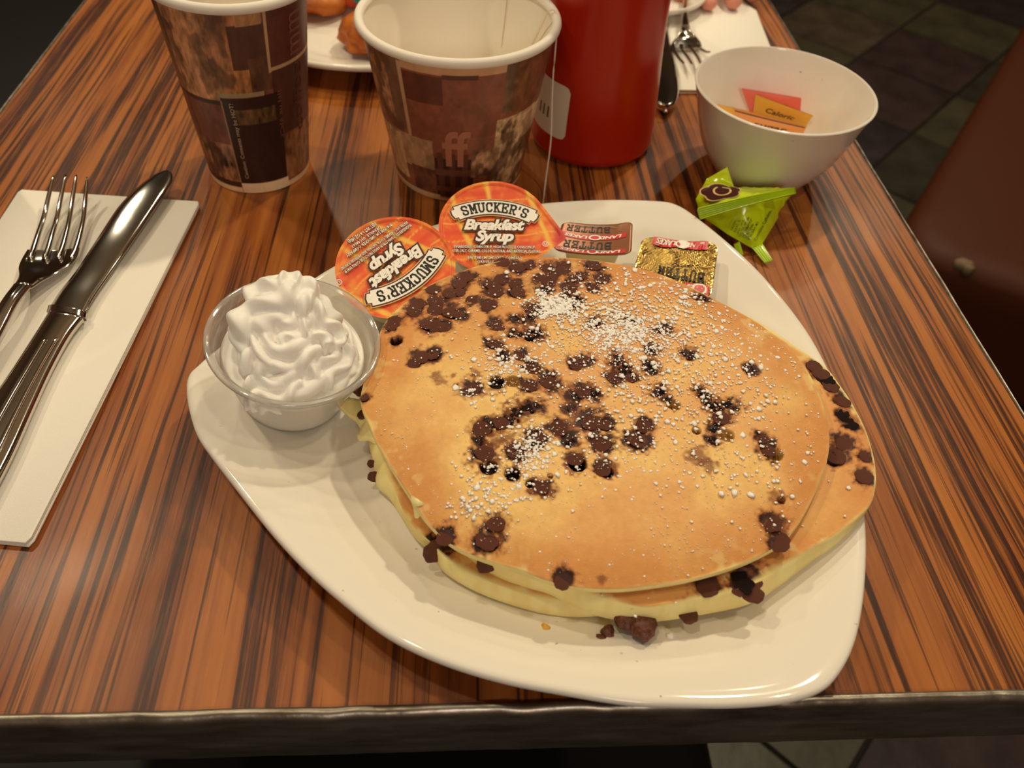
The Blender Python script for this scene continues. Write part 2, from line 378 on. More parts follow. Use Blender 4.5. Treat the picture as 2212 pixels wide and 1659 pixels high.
# ------------------------------------------------------------------ seats round the table, one standing in for a lap
def cushion(lo, hi, r=.03, n=5):
    b = MB(); b.box(lo, hi); return b.V, b.F
bn = empty('booth_seat', (1.05, .95, -.75), 'brown vinyl seat with a torn corner, right of the table', 'seat')
P = [U(2005, 520, -.28), U(2260, 60, -.28)]
d = P[1] - P[0]; d /= np.linalg.norm(d); nr = np.array([d[1], -d[0], 0])
c0 = P[0] - nr * .035 - d * .02
def bpt(a, bb, z): q = c0 + d * a + nr * bb; return (q[0], q[1], z)
V = []; rr = .05; nseg = 8
loop = []
for (ca, cb, a0) in ((.06, .06, 180), (1.1, .05, 270), (1.1, .6, 0), (.09, .6, 90)):
    for i in range(nseg + 1):
        t = math.radians(a0 + 90 * i / nseg)
        R_ = .06 if ca < 1 and cb < .3 else .05
        loop.append((ca + R_ * math.cos(t), cb + R_ * math.sin(t)))
lv = np.array(loop); cc = lv.mean(0); rings = [(0, -.44), (0, -.33), (.0, -.300), (.006, -.289), (.018, -.2815), (.040, -.278), (.10, -.275), (.22, -.272)]
n = len(lv); V = []; F = []
for ins, z in rings:
    for q in lv: dq = cc - q; qq = q + dq / np.linalg.norm(dq) * ins; V.append(bpt(qq[0], qq[1], z))
F = [(i * n + j, i * n + (j + 1) % n, (i + 1) * n + (j + 1) % n, (i + 1) * n + j) for i in range(len(rings) - 1) for j in range(n)] + [tuple((len(rings) - 1) * n + j for j in range(n))]
obj('seat_cushion', V, [f[::-1] for f in F], m_vinyl, bn)
V = []; F = []
for z in (-.75, -.44):
    for q in lv: qq = cc + (q - cc) * .94; V.append(bpt(qq[0], qq[1], z))
F = [(j, (j + 1) % n, n + (j + 1) % n, n + j) for j in range(n)]; obj('seat_base', V, F, m_black, bn)
for (u, v, s_) in ((2028, 476, .008), (2040, 502, .006), (2084, 566, .009), (2095, 577, .005)):
    p = U(u, v, -.283); b = MB(); b.lathe([(.001, .002), (.6 * s_, .0016), (s_, .0), (.8 * s_, -.012)], p, 12, wob=lambda t, i: 1 + .35 * math.sin(3 * t + 1) * math.cos(5 * t)); obj('torn_padding', b.V, b.F, m_wad, bn)
def bench(name, lo, hi, label):
    e = empty(name, ((lo[0] + hi[0]) / 2, (lo[1] + hi[1]) / 2, -.75), label, 'bench')
    b = MB(); b.box((lo[0], lo[1], -.38), (hi[0], hi[1], -.29)); obj('seat_cushion', b.V, b.F, m_black, e, bevel=.025)
    b = MB(); b.box((lo[0] + .03, lo[1] + .03, -.75), (hi[0] - .03, hi[1] - .03, -.38)); obj('seat_base', b.V, b.F, m_black, e)
bench('bench', (-1.25, .5, 0), (-.34, 2.2, 0), 'black bench in deep shadow beyond the left edge of the table')
pe = U(1556, 1630, -.29)
bench('bench', (-.6, -.32, 0), (pe[0], .30, 0), 'black seat-shaped block under the near table edge, standing in for a dark-trousered lap')  # seat form stands in for a lap in dark trousers

# ================================================================== PLATE
PL = [(403, 835), (410, 810), (428, 792), (465, 760), (560, 690), (700, 590), (810, 536), (940, 488), (1060, 459), (1180, 441), (1300, 434), (1410, 436), (1460, 444), (1510, 476), (1590, 542), (1660, 612), (1740, 714), (1797, 818), (1833, 915), (1857, 1030), (1869, 1140), (1870, 1220), (1862, 1315), (1843, 1398), (1808, 1463), (1765, 1499), (1690, 1520), (1580, 1529), (1470, 1528), (1355, 1523), (1210, 1500), (1080, 1474), (950, 1433), (838, 1379), (742, 1306), (665, 1238), (590, 1158), (508, 1055), (458, 990), (425, 940), (407, 880)]
def plate_mesh(out, prof):
    n = len(out); c = out.mean(0); V = []
    for s_, z in prof:
        for q in out: V.append((*(c + (q - c) * s_), z))
    k = len(prof); F = [(i * n + j, i * n + (j + 1) % n, (i + 1) * n + (j + 1) % n, (i + 1) * n + j) for i in range(k - 1) for j in range(n)]
    F += [tuple(range(n)), tuple((k - 1) * n + j for j in range(n))[::-1]]
    return V, F
PP = np.array([U(u, v, .0205)[:2] for u, v in PL]); po = spline(PP, 41 * 6)
if True:                                                    # counter-clockwise
    a_ = np.sum(po[:, 0] * np.roll(po[:, 1], -1) - po[:, 1] * np.roll(po[:, 0], -1))
    if a_ < 0: po = po[::-1]
PROF = [(.02, .004), (.56, .004), (.58, 0), (.62, 0), (.64, .005), (.9, .0138), (.975, .0170), (.994, .0182), (1.0, .0198), (.998, .0213), (.99, .0222), (.975, .0222), (.95, .0212), (.88, .0180), (.80, .0142), (.73, .0105), (.69, .0084), (.66, .0076), (.62, .0073), (.4, .0072), (.02, .0072)]
V, F = plate_mesh(po, PROF)
plate = tag(obj('plate', V, [f[::-1] for f in F] if False else F, m_porc), 'large white three-cornered plate holding the pancakes, front centre', 'plate')
pc = po.mean(0)
_pa = np.arctan2(po[:, 1] - pc[1], po[:, 0] - pc[0]); _pi = np.argsort(_pa); _pa = _pa[_pi]; _pr = np.linalg.norm(po - pc, axis=1)[_pi]
_tp = sorted(PROF[10:], key=lambda q: q[0])
def plate_z(x, y):
    a = math.atan2(y - pc[1], x - pc[0]); r = math.hypot(x - pc[0], y - pc[1]) / np.interp(a, _pa, _pr, period=2 * PI)
    return float(np.interp(r, [q[0] for q in _tp], [q[1] for q in _tp]))

# ================================================================== PANCAKES
CREAM = lin((252, 236, 164)); BR_A = lin((242, 200, 122)); BR_B = lin((230, 173, 106)); BR_C = lin((206, 132, 64)); BURN = lin((58, 28, 20)); BURN2 = lin((150, 84, 40))
class Cake: pass
def polar(pts3, c, n):
    d = pts3[:, :2] - c; a = np.arctan2(d[:, 1], d[:, 0]); i = np.argsort(a); th = np.linspace(-PI, PI, n, endpoint=False)
    r = np.interp(th, a[i], np.linalg.norm(d, axis=1)[i], period=2 * PI); z = np.interp(th, a[i], pts3[i, 2], period=2 * PI)
    k = np.array([1, 4, 6, 4, 1]) / 16
    for _ in range(2):
        r = sum(k[j] * np.roll(r, j - 2) for j in range(5)); z = sum(k[j] * np.roll(z, j - 2) for j in range(5))
    return th, r, z
def pancake(edge, lower, crown, thick_b, n=720, rings=190, c=None):
    """edge: browned rim points, lower: widest points of the pale side (x, y, z)"""
    K = Cake(); edge = spline(np.array(edge), len(edge) * 8); lower = spline(np.array(lower), len(lower) * 8)
    K.c = edge[:, :2].mean(0) if c is None else c
    K.th, K.r, K.z = polar(edge, K.c, n); _, K.rl, K.zl = polar(lower, K.c, n)
    K.rl = np.maximum(K.rl, K.r * 1.002); K.crown = crown; K.n = n; K.rings = rings; K.tb = thick_b
    return K
def cake_z(K, x, y):
    x = np.asarray(x, float); y = np.asarray(y, float)
    a = np.arctan2(y - K.c[1], x - K.c[0]); R_ = np.interp(a, K.th, K.r, period=2 * PI); Z = np.interp(a, K.th, K.z, period=2 * PI)
    rho = np.clip(np.hypot(x - K.c[0], y - K.c[1]) / R_, 0, 1); zm = K.z.mean()
    return Z + (zm - Z) * (1 - rho ** 2) * .9 + K.crown * (1 - rho ** 5)
def on_cake(K, u, v):
    z = K.z.mean() + K.crown
    for _ in range(6): p = U(u, v, z); z = float(cake_z(K, p[0], p[1]))
    return U(u, v, z)
def build_cake(name, K, spots, label, extra=None):
    """spots: (x, y, r, kind) kind c chip, b burnt blob, h hole, f faint brown, t pale hole"""
    n = K.n; rh = np.sqrt(np.linspace(0.0004, 1, K.rings)) * .5 + np.linspace(.02, 1, K.rings) * .5; V = []; rho = []
    for s_ in rh:
        x = K.c[0] + K.r * s_ * np.cos(K.th); y = K.c[1] + K.r * s_ * np.sin(K.th)
        V.append(np.column_stack([x, y, cake_z(K, x, y)])); rho.append(np.full(n, s_))
    for t_, s_ in ((.25, 1.06), (.5, 1.10), (.75, 1.14), (1.0, 1.18)):
        rr = K.r + (K.rl - K.r) * math.sin(t_ * PI / 2); zz = K.z + (K.zl - K.z) * (1 - math.cos(t_ * PI / 2)) if t_ < 1 else K.zl
        V.append(np.column_stack([K.c[0] + rr * np.cos(K.th), K.c[1] + rr * np.sin(K.th), zz])); rho.append(np.full(n, s_))
    for s_, dz in ((.985, -.45), (.95, -.8), (.88, -1.0), (.3, -1.0)):
        rr = K.rl * s_; V.append(np.column_stack([K.c[0] + rr * np.cos(K.th), K.c[1] + rr * np.sin(K.th), K.zl + dz * K.tb])); rho.append(np.full(n, 1.3))
    V = np.vstack(V); rho = np.concatenate(rho); k = K.rings + 8
    V3 = V * np.array([1, 1, .2])
    n1 = fbm(V3, 30, 4); n2 = fbm(V3 + 5, 160, 3); n3 = fbm(V3 + 9, 700, 2); n4 = fbm(V3 + 2, 55, 3)
    col = mix(BR_A, BR_B, sstep(.36, .62, n1 * .7 + n4 * .3 + (V[:, 0] - K.c[0]) * .9))  # left-to-right drift in tone: partly browning, partly light put into the colour
    col = mix(col, BR_C, np.clip(sstep(.70, .97, rho + (n4 - .5) * .18) * .65 + sstep(.52, .75, n2) * .12, 0, 1) * (rho <= 1))
    col = mix(col, BR_C, sstep(.25, .85, (V[:, 1] - K.c[1]) / .08 - (V[:, 0] - K.c[0]) / .35 + (n4 - .5) * .5) * .55 * (rho <= 1))
    col = col * (1 + (n3 - .5) * .16)[:, None]
    # pale freckles towards the rim
    col = mix(col, CREAM, sstep(.62, .72, n2) * sstep(.84, .95, rho) * .30)
    side = sstep(.985, 1.03, rho + (n2 - .5) * .06); scol = mix(CREAM, lin((240, 216, 136)), sstep(.45, .62, n2) * .5)
    col = mix(col, scol, side)
    V[:, 2] += ((n2 - .5) * .0006 + (n4 - .5) * .0010) * (rho < 1)
    for (x, y, r, kd) in spots:
        dx = V[:, 0] - x; dy = V[:, 1] - y; near = (np.abs(dx) < r * 3.2) & (np.abs(dy) < r * 3.2) & (rho < 1.02)
        if not near.any(): continue
        dd = np.hypot(dx[near], dy[near]) / r; nn = (n2[near] - .5) * 1.5 + (n3[near] - .5) * 1.3
        q = dd + nn
        if kd in 'cb':
            col[near] = mix(col[near], BURN2, (1 - sstep(1.0, 1.75, q)) * .75)
            col[near] = mix(col[near], BURN, (1 - sstep(.85 if kd == 'c' else .75, 1.22, q)))
            V[near, 2] -= .0006 * (1 - sstep(.8, 1.3, dd))
            if kd == 'b': V[near, 2] += (n3[near] - .5) * .003 * (1 - sstep(.6, 1.1, dd))
        elif kd == 'h':
            col[near] = mix(col[near], BURN2, (1 - sstep(.95, 1.45, q)) * .7); col[near] = mix(col[near], lin((40, 18, 14)), 1 - sstep(.8, 1.05, dd + nn * .3)); V[near, 2] -= .0042 * (1 - sstep(.55, 1.0, dd))
        elif kd == 't':
            col[near] = mix(col[near], lin((176, 130, 62)), 1 - sstep(.8, 1.05, dd)); V[near, 2] -= .0035 * (1 - sstep(.55, 1.0, dd))
        elif kd == 'f': col[near] = mix(col[near], lin((128, 66, 34)), (1 - sstep(.5, 1.3, q)) * .75)
    F = []
    idx = np.arange(n); nx = (idx + 1) % n
    for i in range(k - 1): F.append(np.column_stack([i * n + idx, i * n + nx, (i + 1) * n + nx, (i + 1) * n + idx][::-1]))
    F = [tuple(q) for q in np.vstack(F)]; F.append(tuple(range(n))); F.append(tuple((k - 1) * n + j for j in range(n))[::-1])
    V[:n, 2] = V[:n, 2].mean()
    o = obj(name, V, [f[::-1] for f in F], m_pan, None, col, org=(K.c[0], K.c[1], float(V[:, 2].min())))
    tag(o, label, 'pancake'); return o
# ---- chips
chipm = []
for k in range(6):
    r2 = np.random.default_rng(k); ph = r2.random(4) * 6
    wob = lambda t, i, ph=ph, k=k: 1 + (.05 if k < 4 else .16) * math.sin(2 * t + ph[0]) + (.04 if k < 4 else .13) * math.sin(5 * t + ph[1]) + .03 * math.sin(9 * t + ph[2])
    pr = [(.02, .16), (.35, .15 + .02 * (k % 2)), (.7, .12), (.9, .05), (.97, -.02), (1.0, -.15), (.98, -.35), (.85, -.55)]
    V, F = lathe(pr[::-1], (0, 0, 0), 36, None, wob); V = np.array(V)
    V[:, 2] += (fbm(V + k * 7, 3.1, 3) - .5) * (.16 if k < 4 else .5)
    chipm.append(mesh('chocolate_chip', V, F, m_choc if k < 4 else m_burnt))
def chip(parent, p, r, kind='c', lift=0, tilt=None, name='chocolate_chip', flat=1.0):
    o = bpy.data.objects.new(name, chipm[random.randrange(4) if kind == 'c' else 4 + random.randrange(2)]); COL.objects.link(o)
    o.parent = parent; g = ORG[parent.name]; o.location = (p[0] - g[0], p[1] - g[1], p[2] - g[2] + lift)
    o.scale = (r, r * random.uniform(.88, 1), r * .75 * flat); o.rotation_euler = tilt or (random.uniform(-.10, .10), random.uniform(-.10, .10), random.uniform(0, 6)); return o

E1 = [(1170, 556), (1290, 563), (1400, 585), (1470, 610), (1530, 640), (1640, 700), (1720, 770), (1765, 840), (1788, 920), (1787, 990), (1755, 1075), (1700, 1160), (1620, 1210), (1500, 1248), (1380, 1268), (1310, 1272), (1247, 1268), (1186, 1255), (1136, 1237), (1080, 1219), (1033, 1203), (986, 1182), (947, 1151), (914, 1115), (890, 1078), (862, 1035), (824, 972), (797, 915), (780, 862), (795, 800), (828, 705), (880, 650), (960, 600), (1060, 568)]
z1 = lambda v: .0385 if v < 800 else .0355
e1 = [U(u, v, .0365 + .0040 * (900 - v) / 350) for u, v in E1]; c1_ = np.array(e1)[:, :2].mean(0)
l1 = [np.array([c1_[0] + (p[0] - c1_[0]) * 1.004, c1_[1] + (p[1] - c1_[1]) * 1.004, p[2] - .0022]) for p in e1]
K1 = pancake(e1, l1, .0035, .0022)
C1 = [(1084,565),(1118,576),(1145,572,.8),(1184,579),(1220,573,1.1),(1217,585),(1284,572),(1084,601),(1065,613,1.1),(1069,630),(1115,613,.9),(1119,630),(1167,601),(1192,595),(1187,612,.8),(1242,602),(1256,593,.8),(1300,600),(1231,619),(1282,622,.9),(1007,598),(993,611),(937,623),(973,631),(993,629,.8),(943,650,1.1),(1018,648,.8),(1057,658),(904,654),(896,670),(940,668),(973,673),(990,677,.8),(926,698),(940,703),(960,705,.8),(854,692,.9),(846,703,.8),(1151,668,1.1),(1076,702),(1068,740,.9),(1148,792,1.1),(910,770),(935,765,.8),(893,784,.7),(1021,835,1.1),(1144,830,1.0),(1188,821,1.15),(1245,787,.9),(1267,778,.9),(1042,925,1.0),(1083,912,.9),(1049,978,1.1),(1113,973),(1159,945,1.05),(1207,923,1.0),(1276,907,1.3),(1308,916,.8),(1296,955,1.15),(1390,918,.9),(1377,948,1.15),(1437,710,.9),(1329,814,1.0),(1365,814,.8),(1558,900,1.0),(1647,946,.7),(1659,970,.9),(1667,1130,1.1),(1683,1168,1.2),(1072,1130,.9),(1051,1166,1.2),(961,1160,.9),(1216,1255,.9),(787,858,.5),(1243,990,.9),(1303,1012,.9),(1169,1052,.9),(1123,766,.8),(1262,846,.9)]
B1 = [(1179,623,.8),(1112,690,1.0),(1143,690,.9),(1109,717,1.0),(1143,720,1.2),(1165,715,.9),(1087,767,.8),(1104,902,1.1),(1062,916,.9),(1127,889,1.1),(1150,877,.9),(1240,858,.8),(1280,850,.8),(1226,881,.7),(1232,950,.9),(1336,785,1.2),(1350,800,.9),(1408,792,.9),(1423,843,.9),(1406,756,.8),(1486,765,.9),(1620,797,.8),(1510,843,.8),(1527,862,.9),(1551,876,.9),(1575,876,1.0),(1546,922,.8),(1541,951,.8),(1285,694,.8),(1248,645,.9),(1515,641,.8),(1442,862,.5),(1505,641,.6),(1230,640,.7),(1035,950,.6)]
H1 = [(1241,658,.6),(1143,730,.5),(856,735,.7),(1072,826,.9),(1056,1008,.9),(1106,1024,.8),(1248,1002,.9),(1310,1018,.7),(1145,1045,.5),(1172,1056,.6),(1076,1128,.6),(1060,1172,.7),(1688,1080,.4)]
T1 = [(1107,823,.8),(1457,874,.7),(1570,940,.8),(1676,980,.8),(1505,929,.5),(1360,690,.8),(1189,1028,.3)]
F1 = [(943,813,.9),(1032,806,.8),(1090,948,1.4),(1510,980,1.2),(1531,1006,.9),(1070,955,1.2),(1683,1078,1.0),(980,811,.4),(1545,960,.8),(1400,830,.6),(1301,1248,.4)]
RC0 = .0041
spots = []
for L_, kd in ((C1, 'c'), (B1, 'b'), (H1, 'h'), (T1, 't'), (F1, 'f')):
    for q in L_:
        p = on_cake(K1, q[0], q[1]); spots.append((p[0], p[1], RC0 * (q[2] if len(q) > 2 else 1.0), kd, p))
top = build_cake('pancake', K1, [s[:4] for s in spots], 'golden chocolate-chip pancake dusted with sugar, topmost of the stack')
for (x, y, r, kd, p) in spots:
    if kd in 'cb': chip(top, p, r * (.90 if kd == 'c' else .75), kd, -.00035 if kd == 'c' else -.0010, flat=.34 if kd == 'c' else .6)

E2 = [(1740, 768, .030), (1780, 797, .030), (1803, 828, .030), (1828, 862, .030), (1864, 925, .030), (1883, 985, .030), (1888, 1045, .030), (1877, 1092, .0295), (1820, 1140, .029), (1763, 1177, .0285), (1700, 1207, .028), (1655, 1230, .0275), (1590, 1262, .027), (1501, 1285, .0265), (1440, 1303, .0265), (1378, 1308, .0265), (1301, 1282, .0265), (1240, 1262, .0265), (1160, 1240, .027), (1100, 1220, .027), (1030, 1180, .027), (960, 1090, .027), (900, 1010, .027), (850, 930, .027), (830, 850, .027), (860, 770, .028), (930, 690, .028), (1060, 640, .028), (1240, 625, .028), (1420, 640, .029), (1600, 690, .030)]
L2 = [(1742, 778, .024), (1784, 808, .024), (1812, 845, .024), (1838, 885, .024), (1866, 940, .025), (1884, 1000, .0255), (1888, 1052, .0255), (1870, 1108, .0245), (1812, 1172, .021), (1750, 1216, .0185), (1686, 1264, .0165), (1621, 1304, .0155), (1517, 1328, .0155), (1412, 1343, .0155), (1330, 1339, .0155), (1265, 1322, .0165), (1191, 1287, .0175), (1136, 1270, .018), (1080, 1251, .018), (1036, 1226, .0185), (990, 1185, .019), (930, 1110, .020), (870, 1020, .020), (830, 930, .020), (810, 850, .020), (840, 770, .020), (910, 690, .020), (1050, 635, .020), (1240, 615, .021), (1420, 632, .023), (1600, 684, .024)]
K2 = pancake([U(*q) for q in E2], [U(*q) for q in L2], .0005, .003, n=640, rings=110)
C2 = [(1775,806,1.2),(1796,832,1.1),(1822,866,1.0),(1824,957,1.1),(1807,984,1.3),(1870,985,.8),(1868,1028,1.1),(1530,1264,1.3),(1617,1242,1.6),(1596,1266,1.1),(1626,1281,1.2),(1488,1328,1.1),(1760,790,1.0)]
B2 = [(1822,895,.9),(1838,915,.9),(1785,818,1.0),(1605,1255,1.2),(1800,990,1.0)]
sp2 = []
for L_, kd in ((C2, 'c'), (B2, 'b')):
    for q in L_: p = on_cake(K2, q[0], q[1]); sp2.append((p[0], p[1], RC0 * .92 * q[2], kd, p, q))
cake2 = build_cake('pancake', K2, [s[:4] for s in sp2], 'middle pancake of the stack, sticking out over the right rim of the plate')
for (x, y, r, kd, p, q) in sp2:
    if q[:2] == (1488, 1328): p = U(1488, 1326, .019)
    if q[:2] in ((1626, 1281), (1596, 1266), (1617, 1242)): p = U(q[0], q[1], .026)
    chip(cake2, p, r * .92, kd, -.0003, flat=.5)

E3 = [(853, 1043, .019), (868, 1095, .019), (895, 1138, .019), (935, 1172, .019), (985, 1212, .019), (1040, 1240, .019), (1110, 1266, .018), (1190, 1284, .018), (1290, 1290, .017), (1420, 1270, .017), (1560, 1210, .017), (1660, 1130, .017), (1710, 1040, .018), (1700, 930, .018), (1640, 830, .018), (1530, 740, .018), (1380, 680, .018), (1200, 660, .018), (1020, 680, .018), (900, 740, .018), (835, 820, .018), (825, 900, .018), (838, 980, .018)]
L3 = [(806, 1010, .011), (812, 1050, .011), (842, 1078, .011), (886, 1146, .011), (925, 1184, .011), (955, 1232, .011), (1022, 1275, .011), (1108, 1308, .011), (1191, 1328, .011), (1280, 1332, .011), (1420, 1310, .011), (1580, 1245, .011), (1685, 1150, .011), (1735, 1040, .011), (1720, 920, .011), (1660, 815, .011), (1540, 725, .011), (1380, 665, .011), (1200, 645, .011), (1010, 668, .011), (880, 735, .011), (808, 815, .012), (788, 890, .012), (796, 955, .012)]
K3 = pancake([U(*q) for q in E3], [U(*q) for q in L3], .0005, .003, n=560, rings=70)
p3 = [on_cake(K3, 942, 1180)]
cake3 = build_cake('pancake', K3, [(p3[0][0], p3[0][1], .005, 'c')], 'lowest pancake of the stack, its pale side showing above the plate', None)
chip(cake2, U(1053, 1219, .0245), .0040, 'c', 0, (.9, 0, .3)); chip(cake3, U(942, 1192, .017), .0050, 'c', 0, (1.0, 0, .4)); chip(cake3, U(808, 1030, .014), .0026, 'c', 0, (.8, .4, 0)); chip(cake3, U(802, 1002, .014), .0018, 'c', 0, (.8, .6, 0)); chip(cake3, U(782, 838, .020), .0045, 'c', 0)
# pale splash of batter at the left of the lowest pancake
fp = [(722, 864), (745, 858), (790, 868), (815, 880), (815, 950), (795, 948), (772, 947), (780, 930), (768, 908), (748, 892)]
V, F = slab(spline(np.array([U(u, v, .016 if u < 790 else .018) for u, v in fp]), 60), -.0022, .0012, .0009)
obj('batter_splash', V, F, vcol('pale_batter', .6), cake3, np.tile(CREAM, (len(V), 1)))
chip(cake3, U(783, 894, .0185), .0026, 'c')
# pale drips under the top pancake's near left rim
for pts in ([(905, 1078, .035), (904, 1098, .030), (900, 1118, .0265)],):
    b = MB(); b.tube(spline([U(*q) for q in pts], 10, False), [.0032, .003, .0028, .0022, .0015, .0008][:len(spline([U(*q) for q in pts], 10, False))] if False else np.linspace(.0032, .0008, len(spline([U(*q) for q in pts], 10, False))), 10)
    obj('batter_drip', b.V, b.F, bpy.data.materials['pale_batter'], top, np.tile(CREAM, (len(b.V), 1)))

# powdered sugar: tiny lumps, one piece of stuff
ico_v = []; g = (1 + 5 ** .5) / 2
for a in (-1, 1):
    for b_ in (-g, g): ico_v += [(0, a, b_), (a, b_, 0), (b_, 0, a)]
ico_v = np.array(ico_v) / math.sqrt(1 + g * g)
ico_f = [(i, j, k) for i in range(12) for j in range(i + 1, 12) for k in range(j + 1, 12) if all(abs(np.linalg.norm(ico_v[a] - ico_v[b]) - 1.0515) < .01 for a, b in ((i, j), (j, k), (i, k)))]
ico_f = [f if np.dot(np.cross(ico_v[f[1]] - ico_v[f[0]], ico_v[f[2]] - ico_v[f[0]]), ico_v[f[0]]) > 0 else (f[0], f[2], f[1]) for f in ico_f]
oc_v = np.array([(1, 0, 0), (-1, 0, 0), (0, 1, 0), (0, -1, 0), (0, 0, 1), (0, 0, -1)], float); oc_f = [(0, 2, 4), (2, 1, 4), (1, 3, 4), (3, 0, 4), (2, 0, 5), (1, 2, 5), (3, 1, 5), (0, 3, 5)]
sug_V = []; sug_F = []; cnt = 0
def lump(p, r):
    global cnt
    bv, bf = (ico_v, ico_f) if r > .00042 else (oc_v, oc_f)
    v = bv * rng.uniform(.45, 1.4, bv.shape) * np.array([r, r, r * .36]); a = random.uniform(0, 6); ca, sa = math.cos(a), math.sin(a)
    v = np.column_stack([v[:, 0] * ca - v[:, 1] * sa, v[:, 0] * sa + v[:, 1] * ca, v[:, 2]]) + p
    sug_V.append(v); sug_F.extend([tuple(i + cnt for i in f) for f in bf]); cnt += len(bv)
def inside(K, p, m=.985):
    a = math.atan2(p[1] - K.c[1], p[0] - K.c[0]); return math.hypot(p[0] - K.c[0], p[1] - K.c[1]) < m * np.interp(a, K.th, K.r, period=2 * PI)
CL = [(1380, 700, 120, 60, 900, 1.0), (1340, 715, 50, 26, 760, .95), (1205, 662, 30, 15, 620, 1.0), (1420, 640, 90, 35, 420, 1.0), (1460, 800, 110, 70, 480, 1.0), (1600, 850, 100, 110, 210, 1.15), (1090, 780, 45, 26, 200, 1.0), (1045, 850, 25, 15, 40, 1.2), (1150, 965, 25, 30, 300, .9), (1085, 1050, 45, 32, 190, 1.0), (1020, 1090, 25, 18, 60, .9), (1330, 850, 130, 70, 420, .8), (1400, 1000, 140, 60, 200, .8), (1190, 740, 60, 40, 240, .8), (1250, 620, 120, 30, 180, .7), (1600, 760, 90, 60, 130, 1.1), (1640, 1010, 60, 60, 60, 1.2), (1060, 720, 80, 50, 130, .7)]
for (u, v, su, sv, n_, sc) in CL:
    for _ in range(int(n_ * 1.35)):
        p = on_cake(K1, random.gauss(u, su), random.gauss(v, sv))
        if inside(K1, p): lump(p + (0, 0, .0003), sc * min(.0014, random.lognormvariate(math.log(.00043), .52)))
for _ in range(3400):
    p = on_cake(K1, random.uniform(790, 1780), random.uniform(560, 1260))
    if inside(K1, p): lump(p + (0, 0, .00015), random.lognormvariate(math.log(.00022), .40))
o = obj('powdered_sugar', np.vstack(sug_V), sug_F, m_sugar, top, smooth=True); o['kind'] = 'stuff'
sug_V = []; sug_F = []; cnt = 0
for (u, v, r) in ((1833, 1056, .0011), (1758, 1014, .0007), (1790, 1040, .0005), (1824, 1116, .0006), (1733, 1137, .0006), (1763, 1130, .0004), (1693, 1152, .0010), (1300, 1286, .0005), (1400, 1293, .0005), (1459, 1303, .0005), (1372, 1332, .0006)): lump(on_cake(K2, u, v) + (0, 0, .0004), r)
o = obj('powdered_sugar', np.vstack(sug_V), sug_F, m_sugar, cake2); o['kind'] = 'stuff'
# loose pieces on the plate
def loose(name, pts, label, cat, mat=m_choc, squash=.7):
    b = MB()
    for (u, v, r, z) in pts:
        p = U(u, v, z); v_ = np.repeat(ico_v, 1, 0); V, F = lathe([(.05 * r, -.8 * r), (.75 * r, -.65 * r), (r, 0), (.92 * r, .35 * r), (.5 * r, .62 * r), (.05 * r, .68 * r)], p, 18, None, lambda t, i: 1 + .09 * math.sin(3 * t + r * 9e3) + .06 * math.sin(7 * t))
        V = np.array(V); V += (fbm(V, 420, 3)[:, None] - .5) * r * .35; b.add(V, F)
    return tag(obj(name, b.V, b.F, mat), label, cat)
loose('chocolate_chip', [(1387, 1352, .0056, .0165)], 'large round chocolate chip hanging at the front edge of the pancake stack', 'chocolate')
loose('chocolate_chip', [(1351, 1337, .0040, .0165)], 'smaller chocolate chip touching the left of the large round chip at the stack front', 'chocolate')
loose('chocolate_crumb', [(1297, 1384, .0028, .0115), (1313, 1366, .0026, .0120)], 'two-lobed chocolate crumb lying alone on the plate in front of the stack', 'chocolate')
loose('pancake_crumb', [(1179, 1358, .0016, .0125), (1180, 1370, .0013, .0128), (1174, 1352, .001, .0122)], 'tiny yellow crumb on the plate below the stack', 'crumb', M('yellow_crumb', (226, 176, 70), .7))
loose('sugar_lump', [(1447, 1374, .0013, .0125)], 'single white sugar lump on the plate in front of the stack', 'sugar', m_sugar)
sug_V = []; sug_F = []; cnt = 0
for (u, v, su, sv, n_) in ((860, 1270, 60, 30, 30), (800, 1200, 60, 40, 12), (1000, 1290, 60, 20, 10)):
    for _ in range(n_):
        uu, vv = random.gauss(u, su), random.gauss(v, sv); p = U(uu, vv, .012); z = plate_z(p[0], p[1]); p = U(uu, vv, z); lump(p + (0, 0, .0001), random.uniform(.00015, .0003))
o = obj('powdered_sugar', np.vstack(sug_V), sug_F, m_sugar, plate); o['kind'] = 'stuff'

# ================================================================== WHIPPED CREAM CUP
c0 = np.array([-.0755, .2345, .0128]); c1v = np.array([-.0690, .2325, .0490]); ax = c1v - c0; HL = np.linalg.norm(ax); ax /= HL
cx, cy, cz = frame(ax)
pcup = empty('portion_cup', c0, 'clear plastic portion cup of whipped cream on the left corner of the plate', 'cup')
prof = [(.001, .0), (.0215, .0), (.0225, .0012), (.0232, .004), (.0318, HL - .004), (.0324, HL - .003), (.0345, HL - .0022), (.0352, HL - .0008), (.0348, HL + .0004), (.0335, HL), (.0318, HL - .0012), (.0311, HL - .004), (.0226, .0046), (.0215, .002), (.001, .0014)]
V, F = lathe(prof, c0, 96, ax); obj('cup_body', V, F, m_clear, pcup)
b = MB(); b.lathe([(.0318, HL - .0042), (.0336, HL - .0030), (.0352, HL - .0012), (.0346, HL + .0006), (.0328, HL - .0006)], c0, 96, ax, None, False); obj('rim', b.V, b.F, m_crim, pcup)
def loc(a, b_, h): return c0 + cx * a + cy * b_ + ax * h
b = MB()
b.lathe([(.002, .0009), (.0216, .0009), (.0229, .004), (.0271, .018), (.0295, .0260), (.0285, .0285), (.022, .0290), (.002, .029)], c0, 96, ax)
